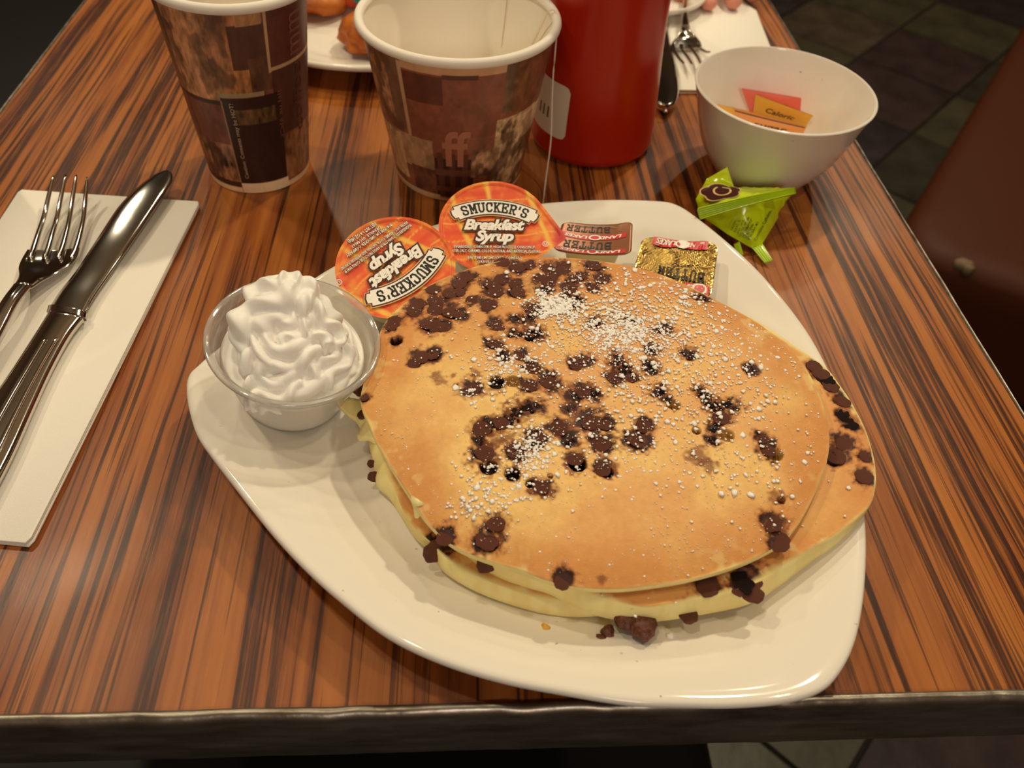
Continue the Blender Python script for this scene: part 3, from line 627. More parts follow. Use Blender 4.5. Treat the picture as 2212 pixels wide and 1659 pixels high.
star = lambda nl, am: (lambda t, s: (1 - am * .8 + 1.7 * am * abs(math.cos(.5 * nl * t + 1.1 * math.sin(13 * s + t)))) * (1 + .07 * math.sin(29 * s + 2 * t)) * (min(1, 6 * s + .35) * min(1, 6 * (1 - s) + .25)))
def swirl(pts, rad, nl=7, am=.24, tw=2.0, n=70):
    b.tube(spline([loc(p[0] * 1.03 - .0005, p[1] * 1.04, p[2] if p[2] < .024 else .024 + (p[2] - .024) * .86) for p in pts], n, False), rad, 56, None, ax, star(nl, am), tw)
ring = lambda r, h0, h1, a0, a1, k, ox=0, oy=0: [(ox + r * math.cos(a0 + (a1 - a0) * i / (k - 1)), oy + r * math.sin(a0 + (a1 - a0) * i / (k - 1)), h0 + (h1 - h0) * i / (k - 1)) for i in range(k)]
swirl(ring(.0150, .024, .026, 3.6, 9.6, 12, .001, -.001), .0100, 8, .24, 3, 140)
swirl(ring(.0105, .033, .036, 2.4, 7.6, 10, -.004, .003), .0092, 8, .26, -2, 110)
swirl([(-.0215, -.004, .036), (-.014, .003, .0415), (-.006, .009, .046), (.003, .012, .048), (.008, .012, .048)], .0090, 4, .22, .5, 60)
swirl([(-.018, .010, .041), (-.010, .014, .048), (-.004, .015, .0505), (.001, .014, .051)], .0074, 4, .2, .6, 40)
swirl([(-.002, .012, .044), (.006, .009, .045), (.012, .003, .041), (.014, -.004, .036)], .0072, 6, .30, 1.4, 60)
swirl([(-.018, -.012, .028), (-.008, -.010, .033), (.003, -.008, .0355), (.012, -.006, .034)], .0078, 6, .32, 1.2, 60)
swirl([(-.015, -.019, .0235), (-.004, -.020, .0265), (.008, -.018, .027)], .0070, 6, .32, 1.2, 50)
swirl([(.008, -.016, .029), (.016, -.007, .032), (.018, .004, .031)], .0070, 6, .32, 1.2, 50)
swirl([(.015, -.016, .025), (.0205, -.007, .026), (.021, .002, .026)], .0052, 5, .34, 1.5, 30)
swirl([(-.008, -.004, .037), (.000, .000, .0415), (.006, .003, .042)], .0068, 5, .34, 1.5, 40)
b.tube(spline([loc(.018, .001, .034), loc(.0205, .0015, .039), loc(.0212, .001, .043)], 10, False), np.linspace(.0018, .0002, len(spline([loc(.018, .001, .034), loc(.0205, .0015, .039), loc(.0212, .001, .043)], 10, False))), 8)
o = obj('whipped_cream', b.V, b.F, m_cream, None)
rm = o.modifiers.new('remesh', 'REMESH'); rm.mode = 'VOXEL'; rm.voxel_size = .00042; rm.use_smooth_shade = True
sm = o.modifiers.new('smooth', 'SMOOTH'); sm.factor = .5; sm.iterations = 3
tag(o, 'ruffled swirl of white whipped cream heaped in the clear portion cup', 'cream')

# ================================================================== SYRUP CUPS
def lid_art(x, y):
    p = np.column_stack([x, y, np.zeros_like(x)]); n1 = fbm(p + 3, 1.6, 3); n2 = fbm(p + 8, 7, 3)
    wx = x + .10 * (n1 - .5); wy = y + .12 * (n1 - .5)
    col = mix(lin((244, 140, 52)), lin((236, 92, 44)), sstep(.4, .6, n2 * .5 + n1 * .5))
    a = wx * .97 + wy * .30; b_ = wy * 1.0 - wx * .13
    l1 = np.abs(((a + .55) / .70) % 1 - .5) * 2; l2 = np.abs(((b_ + .22) / .40) % 1 - .5) * 2
    col = mix(col, lin((222, 62, 40)), (1 - sstep(.10, .4, l2)) * .55)
    col = mix(col, lin((250, 200, 84)), np.clip((1 - sstep(.02, .14 + .10 * n2, 1 - l1)) + .7 * (1 - sstep(.02, .09, 1 - l2)), 0, 1) * sstep(.25, .5, n2 + .15) * .9)
    red = sstep(.25, .85, -y * .75 + (n1 - .5) * .9 - .10) * .75 + sstep(1.0, 1.15, x) * .9
    col = mix(col, lin((200, 34, 38)), np.clip(red, 0, .92))
    return col
def syrup(u, v, zc, rpx, tilt, rot, tab_, label):
    C = U(u, v, zc); R_ = rpx * float((C - (0, 0, CAMH)) @ RC[:, 2]) / FPX
    ex0 = np.array([1, 0, 0.]); ey0 = np.array([0, math.cos(tilt), math.sin(tilt)]); nn = np.cross(ex0, ey0)
    ca, sa = math.cos(rot), math.sin(rot); ex = ex0 * ca + ey0 * sa; ey = -ex0 * sa + ey0 * ca
    fn = lambda h: (lambda x, y: C + R_ * (x * ex + y * ey) + nn * h)
    sc = R_ / .0318; base = C - nn * .022 * sc
    e = empty('syrup_cup', base, label, 'condiment cup', 'breakfast syrup cups')
    pr = [(.001, -.022), (.0225, -.022), (.024, -.0205), (.0285, -.003), (.030, -.0015), (.0312, -.0004)]
    V, F = lathe([(a * sc, h * sc) for a, h in pr], C, 56, nn); obj('cup_body', V, F, m_tub, e)
    nr_, na = 54, 168; V = []; uv = []
    for i in range(nr_ + 1):
        s_ = max(i / nr_, .01)
        for j in range(na):
            t = 2 * PI * j / na; r = 1.0
            if tab_:
                dt = (t + .17 + PI) % (2 * PI) - PI
                if abs(dt) < .72: r = min(1 / math.cos(.72) * 1.0 if False else 1.335, math.cos(0) / max(1e-3, math.cos(.72 - abs(dt)))); r = min(r, 1.30 - .18 * (dt / .30) ** 2 if abs(dt) < .30 else r)
            x, y = s_ * r * math.cos(t), s_ * r * math.sin(t); uv.append((x, y)); V.append(fn(.0 + (.0008 if s_ > .93 else 0) - (.0016 * max(0, math.hypot(x, y) - 1.05)))(x, y))
    F = [(i * na + j, i * na + (j + 1) % na, (i + 1) * na + (j + 1) % na, (i + 1) * na + j)[::-1] for i in range(nr_) for j in range(na)] + [tuple(range(na))]
    uv = np.array(uv); lid = obj('lid', V, [f[::-1] for f in F], m_lid, e, lid_art(uv[:, 0], uv[:, 1]))
    # banner on an arc of radius RA about (0, .47 - RA)
    RA = 1.5; tl = -.035
    def arc(x, y):
        a = x / RA; xx = (RA + y) * math.sin(a); yy = .405 - RA + (RA + y) * math.cos(a)
        return xx * math.cos(tl) - yy * math.sin(tl), xx * math.sin(tl) + yy * math.cos(tl)
    def ribbon(hw, hh, notch, h, mat, nm):
        xs = np.linspace(-hw, hw, 40); up_ = [arc(x, hh) for x in xs]; dn = [arc(x, -hh) for x in xs]; n = len(xs)
        V2 = up_ + dn; F2 = [(i, n + i, n + i + 1, i + 1) for i in range(n - 1)]
        for sg in (-1, 1):
            k = len(V2); V2 += [arc(sg * hw, hh * .62), arc(sg * (hw + notch), hh * .62), arc(sg * (hw + notch * 1.25), 0), arc(sg * (hw + notch), -hh * .62), arc(sg * hw, -hh * .62)]; F2.append(tuple(range(k, k + 5))[::sg])
        return obj(nm, [fn(h)(*p) for p in V2], F2, mat, lid, smooth=False)
    ribbon(.745, .185, .075, .00100, m_tan, 'banner_edge'); ribbon(.735, .168, .072, .00108, m_brownink, 'banner_border'); ribbon(.715, .145, .065, .00116, m_white, 'banner')
    parts = []
    for gx, gv, gf in slabtext("SMUCKER'S", .19, .115, .034, .26):
        parts.append(([arc(gx + p[0], p[1] - .095) for p in gv], gf))
    printed('brand_lettering', parts, fn(.00124), m_green_ink, lid)
    for s_, cy_, wd in (('Breakfast', -.075, 1.06), ('Syrup', -.315, .66)):
        v_, f_ = text2d(s_, .30, .0, .28, .9, 4); vb, fb = text2d(s_, .30, .028, .28, .9, 2)
        k_ = wd / np.ptp(v_[:, 0]); c_ = (v_[:, 0].min() + v_[:, 0].max()) / 2
        f1_ = lambda x, y: fn(.00108)((x - c_) * k_, y + cy_); f2_ = lambda x, y: fn(.00120)((x - c_) * k_, y + cy_)
        v0, f0 = text2d(s_, .30, .15, .28, .9, 2)
        printed('title_shadow', [(v0, f0)], f1_, m_brownink, lid); printed('title_lettering', [(v_ if False else text2d(s_, .30, .045, .28, .9, 3)[0], text2d(s_, .30, .045, .28, .9, 3)[1])], f2_, m_white, lid)
    lines = [('INGREDIENTS: CORN SYRUP, HIGH FRUCTOSE CORN SYRUP,', -.475, 1.44), ('WATER, SALT, CARAMEL COLOR, NATURAL AND ARTIFICIAL FLAVORS.', -.56, 1.62), ('©/® THE J.M. SMUCKER COMPANY', -.70, .98), ('ORRVILLE, OH 44667', -.785, .62)]
    if not tab_: lines = [(l[0], l[1] - .01, min(l[2], 1.44)) for l in lines]
    lines.append(('NET WT 1.4 OZ (40g)', -.945 if tab_ else -.91, .58))
    for wt, off_, mt in ((.075, .00112, m_brownink), (.012, .00122, m_white)):
        parts = []
        for s_, y_, wd in lines:
            v_, f_ = text2d(s_, .085 if 'NET' not in s_ else .11, wt, 0, 1, 1); parts.append(shift((fitw(v_, wd), f_), 0, y_))
        printed('small_print' if mt is m_white else 'small_print_outline', parts, fn(off_), mt, lid)
    th = np.linspace(0, 2 * PI, 25); ringpl = [(.905 + .05 * math.cos(t), -.37 + .05 * math.sin(t)) for t in th]
    parts = [stroke(ringpl, .02), shift(text2d('U', .075, .02), .905, -.395)]
    printed('kosher_mark', parts, fn(.00122), m_white, lid)
    return e
syrup(1068, 491, .040, 120, math.radians(18), 0.0, True, 'orange-lidded breakfast syrup cup printed the right way up, leaning behind the pancakes')
syrup(855, 577, .040, 129, math.radians(18), math.radians(222), False, 'orange-lidded breakfast syrup cup turned upside down, beside the cream cup')

# ================================================================== BUTTER PATS
def butter(corner_px, z, zback, label, foil, txt, zoff):
    """corner_px: near-left, near-right, far-right, far-left of the foil lid"""
    zz = [z, z, zback, zback]; Q = [U(u, v, h) for (u, v), h in zip(corner_px, zz)]
    def bl(x, y, h=0):     # x,y in 0..1
        p = Q[0] * (1 - x) * (1 - y) + Q[1] * x * (1 - y) + Q[2] * x * y + Q[3] * (1 - x) * y
        return p + np.array([0, 0, h + zoff(x, y)])
    gold = foil is m_gold; tp = .0004 if gold else 0
    cen = bl(.5, .5); e = empty('butter_cup', (cen[0], cen[1], cen[2] - .014), label, 'butter')
    n = 130 if gold else 28; V = []; F = []
    emb = lambda x, y: (.00016 * (math.sin((x + y) * 125) + math.sin((x - y) * 125)) + 0.0013 * (vnoise([[x * 11, y * 11, 2.2]])[0] - .5) + .0012 * (vnoise([[x * 4, y * 4, 5.2]])[0] - .5)) * sstep(0, .06, min(x, y, 1 - x, 1 - y)) if gold else 0
    def rc(x, y):         # round the corners
        q = np.array([x - .5, y - .5]); r = .14; lim = .5 - r; d = np.maximum(np.abs(q) - lim, 0); L_ = np.hypot(*d)
        if L_ > r: d = d / L_ * r
        return np.sign(q) * (np.minimum(np.abs(q), lim) + d) + .5
    for hh in (0, -.0005):
        for i in range(n + 1):
            for j in range(n + 1): x, y = rc(i / n, j / n); V.append(bl(x, y, hh + emb(x, y)))
    m_ = (n + 1) ** 2
    for i in range(n):
        for j in range(n):
            a = i * (n + 1) + j; F.append((a, a + n + 1, a + n + 2, a + 1)); F.append((m_ + a, m_ + a + 1, m_ + a + n + 2, m_ + a + n + 1))
    bd = [(i, 0) for i in range(n)] + [(n, j) for j in range(n)] + [(n - i, n) for i in range(n)] + [(0, n - j) for j in range(n)]
    id_ = [i * (n + 1) + j for i, j in bd]
    for p, q in zip(id_, id_[1:] + id_[:1]): F.append((q, p, m_ + p, m_ + q))
    fo = obj('foil_lid', V, F, foil, e)
    V = []; F = []; k = 36
    for s_, h in ((.40, -.0006), (.385, -.003), (.33, -.0135), (.30, -.0142), (.02, -.0142)):
        for j in range(k):
            t = 2 * PI * j / k; c, s = math.cos(t), math.sin(t); x = .5 + s_ * math.copysign(abs(c) ** .5, c); y = .5 + s_ * math.copysign(abs(s) ** .5, s); V.append(bl(x, y, 0) + np.array([0, 0, h - zoff(x, y)]))
    F = [(i * k + j, i * k + (j + 1) % k, (i + 1) * k + (j + 1) % k, (i + 1) * k + j) for i in range(4) for j in range(k)]
    obj('tub', V, [f[::-1] for f in F], m_tub, e)
    # print is read from the far side: x and y both run backwards
    fn = lambda h: (lambda x, y: bl(1 - x, 1 - y, h + tp + emb(1 - x, 1 - y) * .8))
    for kind, a in txt:
        if kind == 'word':
            y0, hgt, x0, x1 = a; v_, f_ = flatword('BUTTER', hgt, .12, hgt * .16, .3); v_ = fitw(np.array(v_), x1 - x0)
            printed('butter_lettering', [([(p[0] + (x0 + x1) / 2, p[1] + y0) for p in v_], f_)], fn(.0003), m_ink, fo)
        if kind == 'sub':
            y0, x0, x1, s_ = a; v_, f_ = text2d(s_, .06, .02, 0, 1, 1); printed('small_print', [shift((fitw(v_, x1 - x0), f_), (x0 + x1) / 2, y0)], fn(.0003), m_ink, fo)
        if kind == 'band':
            y0, hh, x0, x1, bow, s_ = a; xs = np.linspace(x0, x1, 24); yb = lambda x: y0 + bow * (1 - ((x - (x0 + x1) / 2) / ((x1 - x0) / 2)) ** 2)
            V2 = [(x, min(.998, max(.002, yb(x) - hh))) for x in xs] + [(x, min(.998, max(.002, yb(x) + hh))) for x in xs]
            printed('red_banner', [(V2, [(i, i + 1, 24 + i + 1, 24 + i) for i in range(23)])], fn(.00025), m_redink, fo)
            v_, f_ = text2d(s_, hh * 1.7, .03, .15, 1, 2); v_ = fitw(v_, (x1 - x0) * .86)
            pts = [(p[0] + (x0 + x1) / 2, p[1] - hh * .55) for p in v_]; printed('banner_lettering', [([(x, min(.996, max(.004, y + yb(x)))) for x, y in pts], f_)], fn(.0004), m_white, fo)
            th = np.linspace(0, 2 * PI, 22); cxm = (x0 + x1) / 2 - .03
            printed('round_mark', [([(cxm + hh * 1.15 * math.cos(t), yb(cxm) + hh * 1.15 * math.sin(t)) for t in th[:-1]], [tuple(range(21))])], fn(.00048), m_white, fo)
            printed('round_mark_centre', [([(cxm + hh * .8 * math.cos(t), yb(cxm) + hh * .8 * math.sin(t)) for t in th[:-1]], [tuple(range(21))])], fn(.00056), m_redink, fo)
    return e
butter([(1194, 540), (1364, 549), (1366, 481), (1216, 478)], .0300, .0325, 'butter cup with a brown foil lid, half hidden behind the right syrup cup', m_bfoil,
       [('word', (.62, .20, .26, .90)), ('word', (.10, .18, .30, .92)), ('sub', (.42, .4, .7, 'Salted')), ('band', (.40, .075, .08, .98, .07, 'LAND O LAKES')), ('band', (.90, .06, .08, .98, .03, 'LAND O LAKES'))], lambda x, y: -.0016 * math.sin(x * PI) + .0014 * max(0, x - .78) / .22 * y)
butter([(1362, 606), (1536, 646), (1553, 526), (1388, 512)], .0265, .0300, 'butter cup with a shiny gold foil lid, behind the right of the stack', m_gold,
       [('word', (.60, .16, .12, .70)), ('sub', (.50, .28, .55, 'SALTED')), ('band', (.07, .085, .14, .86, -.02 + .06, 'LAND O LAKES')), ('band', (.90, .08, -.0 + .04, .34, .0, 'LAKES'))], lambda x, y: .0005 * math.sin(x * 9) * math.sin(y * 7))

# ================================================================== PAPER CUPS
def patches(th, t, W, defs, base, seed):
    """print colours over the sleeve: s runs left to right over the near half, t rim to base"""
    P3 = np.column_stack([np.cos(th) * 2, np.sin(th) * 2, t * 3]) + seed
    s = (1 - np.cos(th)) / 2; front = np.sin(th) > -.05
    n1 = fbm(P3, 3.0, 4); n2 = fbm(P3 + 4, 9, 3); n3 = fbm(P3 + 9, 2.2, 3)
    col = mix(lin(base), lin(tuple(min(255, q * 1.5) for q in base)), sstep(.35, .7, n1))
    ss = np.where(front, s, s * .83 + .07)
    for (s0, s1, t0, t1, c, amp) in defs:
        m_ = (ss >= s0) & (ss <= s1) & (t >= t0) & (t <= t1)
        cc = np.clip(lin(c) * (1 + amp * ((n1 + n2) / 2 - .5)[:, None] * 4.0), 0.002, 1); cc = mix(cc, lin((64, 26, 16)), sstep(.54, .60, n3) * min(1, amp) * .7)
        col[m_] = cc[m_]
    col = mix(col, np.repeat(col @ np.array([[.3], [.6], [.1]]), 3, 1) * np.array([1.35, .95, .58]), np.full(len(col), .34))
    return np.clip(col * (1.6 if seed > 5 else 1.45) + .005, 0, 1)
SL = {}
def papercup(base, rb, zt, rt, defs, basec, seed, label, top_c=None):
    base = np.array(base, float); tc = np.array(top_c if top_c is not None else base[:2]); e = empty('paper_cup', base, label, 'cup')
    ax_ = np.array([tc[0] - base[0], tc[1] - base[1], zt]); ax_ /= np.linalg.norm(ax_)
    n, k = 640, 170; V = []; th = []; tt = []
    for i in range(k):
        t = i / (k - 1); r = rt + (rb - rt) * t; z = zt * (1 - t) + .0004; c = tc + (base[:2] - tc) * t
        for j in range(n):
            a = 2 * PI * j / n; V.append((c[0] - math.cos(a) * r, c[1] - math.sin(a) * r, z)); th.append(a); tt.append(t)
    F = [(i * n + j, i * n + (j + 1) % n, (i + 1) * n + (j + 1) % n, (i + 1) * n + j) for i in range(k - 1) for j in range(n)]
    col = patches(np.array(th), np.array(tt), 1, defs, basec, seed)
    sl = obj('printed_sleeve', V, [f[::-1] for f in F], m_sleeve, e, col); SL[e.name] = sl
    L_ = zt; c3 = np.array([base[0], base[1], 0]); full = np.array([tc[0] - base[0], tc[1] - base[1], zt]); Ln = np.linalg.norm(full)
    V, F = lathe([(rb - .001, .004), (.001, .004), (.001, .006), (rb - .0012, .006), (rt - .0007, Ln - .001)][1:], c3, 72, full, None, False); obj('inner_wall', V, F, m_cin, e)
    R0 = rt + .0004; pts = [(R0 + .0026 * math.cos(a) - .0002, Ln + .0026 * math.sin(a)) for a in np.linspace(-PI, PI, 15)]
    V, F = lathe(pts[:-1] + [pts[0]], c3, 96, full, None, False); obj('rolled_rim', V, F, m_rim, e)
    # seam inside
    def surf(s, t, h=.00025):
        a = math.acos(max(-1, min(1, 1 - 2 * s))); r = rt + (rb - rt) * t + h; c = tc + (base[:2] - tc) * t
        return np.array([c[0] - math.cos(a) * r, c[1] - math.sin(a) * r, zt * (1 - t)])
    def suri(a, t, h=.0012): r = rt + (rb - rt) * t - h; c = tc + (base[:2] - tc) * t; return np.array([c[0] + math.cos(a) * r, c[1] + math.sin(a) * r, zt * (1 - t)])
    V = [suri(a, t) for t in np.linspace(.02, .9, 12) for a in (.98, .99)] ; F = [(2 * i, 2 * i + 1, 2 * i + 3, 2 * i + 2) for i in range(11)]; obj('seam', V, F, M('seam_shade', (206, 182, 140), .7), e)
    return e, surf
DL = [(0, .46, 0, .45, (176, 112, 64), .8), (.0, .12, .0, .5, (112, 62, 34), .6), (.40, .62, 0, .40, (150, 86, 40), .9), (.56, .78, .08, .34, (78, 36, 24), .3), (.62, .77, 0, .085, (168, 112, 60), .4), (.43, .68, .29, .41, (158, 94, 32), .9), (.66, .80, .24, .41, (92, 48, 26), .5), (.79, 1, 0, .31, (92, 30, 20), .25), (.785, .80, 0, .33, (170, 132, 92), .1), (.80, 1, .305, .325, (170, 132, 92), .1), (.80, 1, .325, .70, (76, 32, 24), .3), (.41, .74, .41, .435, (140, 120, 84), .1), (0, .42, .45, .72, (112, 52, 38), .4), (0, .42, .455, .475, (60, 28, 20), .1), (.10, .42, .70, .93, (134, 82, 52), 1.2), (.42, .84, .435, .95, (44, 14, 10), .25), (.50, .80, .50, .58, (90, 60, 26), 1.2), (.84, 1, .68, .955, (128, 74, 34), .9), (.415, .425, .45, .98, (150, 110, 76), .1), (0, .42, .93, .965, (64, 28, 20), .3), (0, .42, .968, 1, (212, 184, 144), .05), (.425, .85, .935, 1, (216, 188, 148), .05), (.85, 1, .97, 1, (200, 170, 130), .05)]
e, sf = papercup((-.1257, .4329, 0), .0297, .1115, .0399, DL, (92, 44, 28), 2.0, 'taller brown collage-printed paper coffee cup, at the back left', (-.1215, .4335))
def vert_text(e, sf, s_, sc, tb, tt_, h, mat, name, shear=0, flip=False):
    """lettering that runs up the sleeve from t = tb to t = tt_"""
    v_, f_ = text2d(s_, 1, .0, shear, 1, 2); x0, x1 = v_[:, 0].min(), v_[:, 0].max(); k_ = (tb - tt_) / (x1 - x0)
    printed(name, [(v_, f_)], lambda x, y: sf(sc - (y - .35) * h, tb - (x - x0) * k_), mat, SL[e.name])
vert_text(e, sf, 'Caution: Contents may be HOT!', .49, .90, .46, .045, m_cup_ink, 'caution_lettering')
m_faint = M('faded_print', (134, 84, 70), .5); m_faint2 = M('faint_letter', (190, 122, 96), .5)
vert_text(e, sf, 'Café latte', .12, .86, .46, .055, m_faint, 'script_lettering', .3); vert_text(e, sf, 'mm', .93, .28, .08, .12, m_faint, 'large_lettering'); vert_text(e, sf, 'Café au lait', .83, .68, .42, .035, m_faint, 'small_lettering'); vert_text(e, sf, 'coffee', .95, .70, .34, .07, M('dim_print', (98, 48, 38), .5), 'faint_lettering')
DM = [(0, .13, .02, .46, (150, 98, 60), 1.1), (.13, .20, .02, .48, (112, 72, 44), .4), (.195, .215, .05, .54, (176, 134, 96), .1), (.215, .75, .02, .085, (178, 130, 92), .12), (.215, .74, .085, .66, (128, 56, 34), .3), (.215, .42, .10, .28, (92, 34, 22), .3), (.42, .60, .08, .11, (84, 32, 22), .2), (.55, .74, .5, .66, (136, 68, 44), .3), (.74, .80, .04, .36, (104, 68, 44), .5), (.80, .86, .08, .46, (126, 66, 34), .5), (.86, 1, .0, .42, (112, 58, 32), .6), (.72, .95, .40, .95, (176, 138, 98), 1.1), (.84, 1, .42, .60, (198, 162, 118), .6), (.06, .34, .54, .78, (160, 116, 76), .4), (.0, .14, .56, .9, (188, 146, 98), .5), (.18, .345, .76, .95, (108, 54, 32), .6), (.345, .60, .66, .96, (60, 26, 18), .2), (.36, .40, .62, .96, (92, 44, 30), .1), (.44, .48, .62, .96, (92, 44, 30), .1), (.52, .56, .62, .96, (92, 44, 30), .1), (.345, .60, .74, .79, (104, 54, 38), .1), (.345, .60, .88, .92, (104, 54, 38), .1), (.58, .76, .60, .80, (150, 104, 72), 1.0), (.0, .36, .955, 1, (206, 172, 126), .05), (.36, 1, .972, 1, (206, 172, 126), .05)]
e2, sf2 = papercup((-.0026, .4365, 0), .0392, .0930, .0537, DM, (104, 52, 32), 11.0, 'wide brown collage-printed paper cup with a tea string over its rim, back centre')
v_, f_ = text2d('ff', 1, .02, 0, 1, 3); x0, x1 = v_[:, 0].min(), v_[:, 0].max()
printed('large_lettering', [(v_, f_)], lambda x, y: sf2(.40 + (x - x0) / (x1 - x0) * .17, .70 - y * .36), m_faint2, SL[e2.name])
v_, f_ = text2d('coffee', 1, .02, 0, 1, 3); x0, x1 = v_[:, 0].min(), v_[:, 0].max()
# tea string hung over the rim
rimp = U(1192, 26, .0958); tp = [U(1150, 95, .0700), U(1172, 52, .085), U(1186, 24, .0955), rimp + (.002, 0, .0002), U(1203, 60, .0900), U(1194, 180, .058), U(1190, 300, .028), U(1180, 380, .008), U(1174, 430, .001), U(1172, 452, .0008)]
b = MB(); b.tube(spline(tp, 80, False), .00045, 8); tag(obj('tea_bag_string', b.V, b.F, m_string), 'thin white tea-bag string hanging over the rim of the wide paper cup', 'string')

# ================================================================== KETCHUP BOTTLE
kb = np.array([.0853, .4722, 0])
e = empty('squeeze_bottle', kb, 'red plastic ketchup squeeze bottle standing behind the wide paper cup', 'bottle')
pr = [(.001, .0012), (.030, .0), (.0365, .0008), (.0392, .004), (.0394, .010), (.0386, .03), (.0365, .06), (.0352, .085), (.0348, .11), (.0345, .135), (.030, .15), (.020, .158), (.016, .160), (.001, .160)]
V, F = lathe(spline([(a, h, 0) for a, h in pr], 90, False)[:, :2].tolist(), kb, 72, None, lambda t, i: 1 + .012 * math.cos(2 * t)); obj('bottle_body', V, F, m_ketch, e)
b = MB(); b.lathe([(.019, .158), (.019, .172), (.010, .176), (.004, .196), (.002, .197)], kb, 32); obj('nozzle_cap', b.V, b.F, m_ketch, e)
def kpt(a, z, h=.0006): r = np.interp(z, [q[1] for q in pr[2:11]], [q[0] for q in pr[2:11]]) + h; return kb + np.array([r * math.cos(a), r * math.sin(a), z])
A0, A1, Z0, Z1 = math.radians(160), math.radians(236), .017, .051
V = []; na, nz = 20, 10
for i in range(na + 1):
    for j in range(nz + 1):
        fa, fz = i / na, j / nz; q = np.array([fa - .5, fz - .5]); d_ = np.maximum(np.abs(q) - .4, 0); Lq = np.hypot(*d_); d_ = d_ / Lq * .1 if Lq > .1 else d_; q = np.sign(q) * (np.minimum(np.abs(q), .4) + d_) + .5
        V.append(kpt(A0 + (A1 - A0) * q[0], Z0 + (Z1 - Z0) * q[1]))
F = [(i * (nz + 1) + j, (i + 1) * (nz + 1) + j, (i + 1) * (nz + 1) + j + 1, i * (nz + 1) + j + 1) for i in range(na) for j in range(nz)]; lb = obj('label', V, F, m_labelw, e)
pr_ = []
for q, s_ in enumerate(('KETCHUP', 'TOMATO', 'SHAKE WELL')):
    v_, f_ = text2d(s_, .2, .01, 0, 1, 2); pr_.append(shift((fitw(v_, .6), f_), .55, .72 - .27 * q))
pr_ = [(v_, f_) for v_, f_ in pr_]
printed('label_lettering', pr_[:0] + [shift((fitw(text2d('III', .3)[0], .2), text2d('III', .3)[1]), .62, .3)], lambda x, y: kpt(A0 + (A1 - A0) * x, Z0 + (Z1 - Z0) * y, .0009), M('grey_ink', (120, 100, 84), .6), lb)

# ================================================================== SUGAR BOWL
bb = np.array([.1925, .4395, 0])
pr = [(.001, .003), (.0265, .003), (.0275, .0), (.0298, .0), (.0318, .003), (.0412, .017), (.0472, .033), (.0508, .046), (.0537, .0545), (.0540, .0554), (.0532, .0560), (.0522, .0552), (.0494, .046), (.0457, .033), (.0396, .018), (.031, .008), (.020, .0052), (.001, .005)]
bowl = lathe(spline([(a, h, 0) for a, h in pr], 110, False)[:, :2].tolist(), bb, 96)
tag(obj('sugar_bowl', bowl[0], bowl[1], m_porc), 'small white china bowl of sweetener packets, at the back right', 'bowl')
def packet(px, label, mat, txt, strip=None):
    """px: four corners (u, v, z): left-top, right-top, right-bottom, left-bottom as seen"""
    Q = [U(*q) for q in px]; n = np.cross(Q[1] - Q[0], Q[3] - Q[0]); n /= np.linalg.norm(n); n = -n if n[1] > 0 else n
    def bl(x, y, h=0): return Q[0] * (1 - x) * y + Q[1] * x * y + Q[2] * x * (1 - y) + Q[3] * (1 - x) * (1 - y) + n * h
    e = empty('sweetener_packet', bl(.5, 0), label, 'packet', 'sweetener packets in the bowl'); k = 14; V = []; F = []
    for sg in (1, -1):
        for i in range(k + 1):
            for j in range(k + 1):
                x, y = i / k, j / k; V.append(bl(x, y, sg * (.0002 + .0016 * (math.sin(PI * x) * math.sin(PI * y)) ** .7)))
    m_ = (k + 1) ** 2
    for i in range(k):
        for j in range(k): a = i * (k + 1) + j; F += [(a, a + k + 1, a + k + 2, a + 1), (m_ + a, m_ + a + 1, m_ + a + k + 2, m_ + a + k + 1)]
    sa = obj('sachet', V, F, mat, e)
    hb = lambda x, y: .0005 + .0016 * max(0, (math.sin(PI * x) * math.sin(PI * y))) ** .7
    v_, f_ = text2d(txt, .3, .01, .3, 1, 3); printed('script_lettering', [shift((fitw(v_, .52), f_), .5, .50)], lambda x, y: bl(x, y, hb(x, y)), m_ink, sa)
    if strip: V2 = [(.02, .90), (.98, .90), (.98, .95), (.02, .95)]; xs = np.linspace(.02, .98, 12); printed('printed_strip', [([(x, .91) for x in xs] + [(x, .955) for x in xs], [(i, i + 1, 13 + i, 12 + i) for i in range(11)])], lambda x, y: bl(x, y, hb(x, y)), m_ink, sa)
packet([(1602, 191, .036), (1731, 212, .036), (1728, 258, .020), (1622, 250, .018)], 'pink sweetener packet, rearmost in the bowl', m_pink, 'sweet', None)
packet([(1632, 204, .0345), (1757, 250, .0345), (1735, 280, .018), (1625, 258, .016)], 'pale yellow sweetener packet with script print, in front of the pink one', m_yel, 'Caloric', None)
packet([(1548, 225, .030), (1660, 250, .030), (1665, 290, .016), (1585, 275, .018)], 'yellow sweetener packet at the left side of the bowl', M('amber_paper', (240, 178, 70), .6), 'zero', None)
packet([(1583, 234, .0305), (1743, 274, .0305), (1725, 305, .018), (1610, 290, .016)], 'orange sweetener packet with a dark edge line, nearest in the bowl', m_org, 'sugar', True)

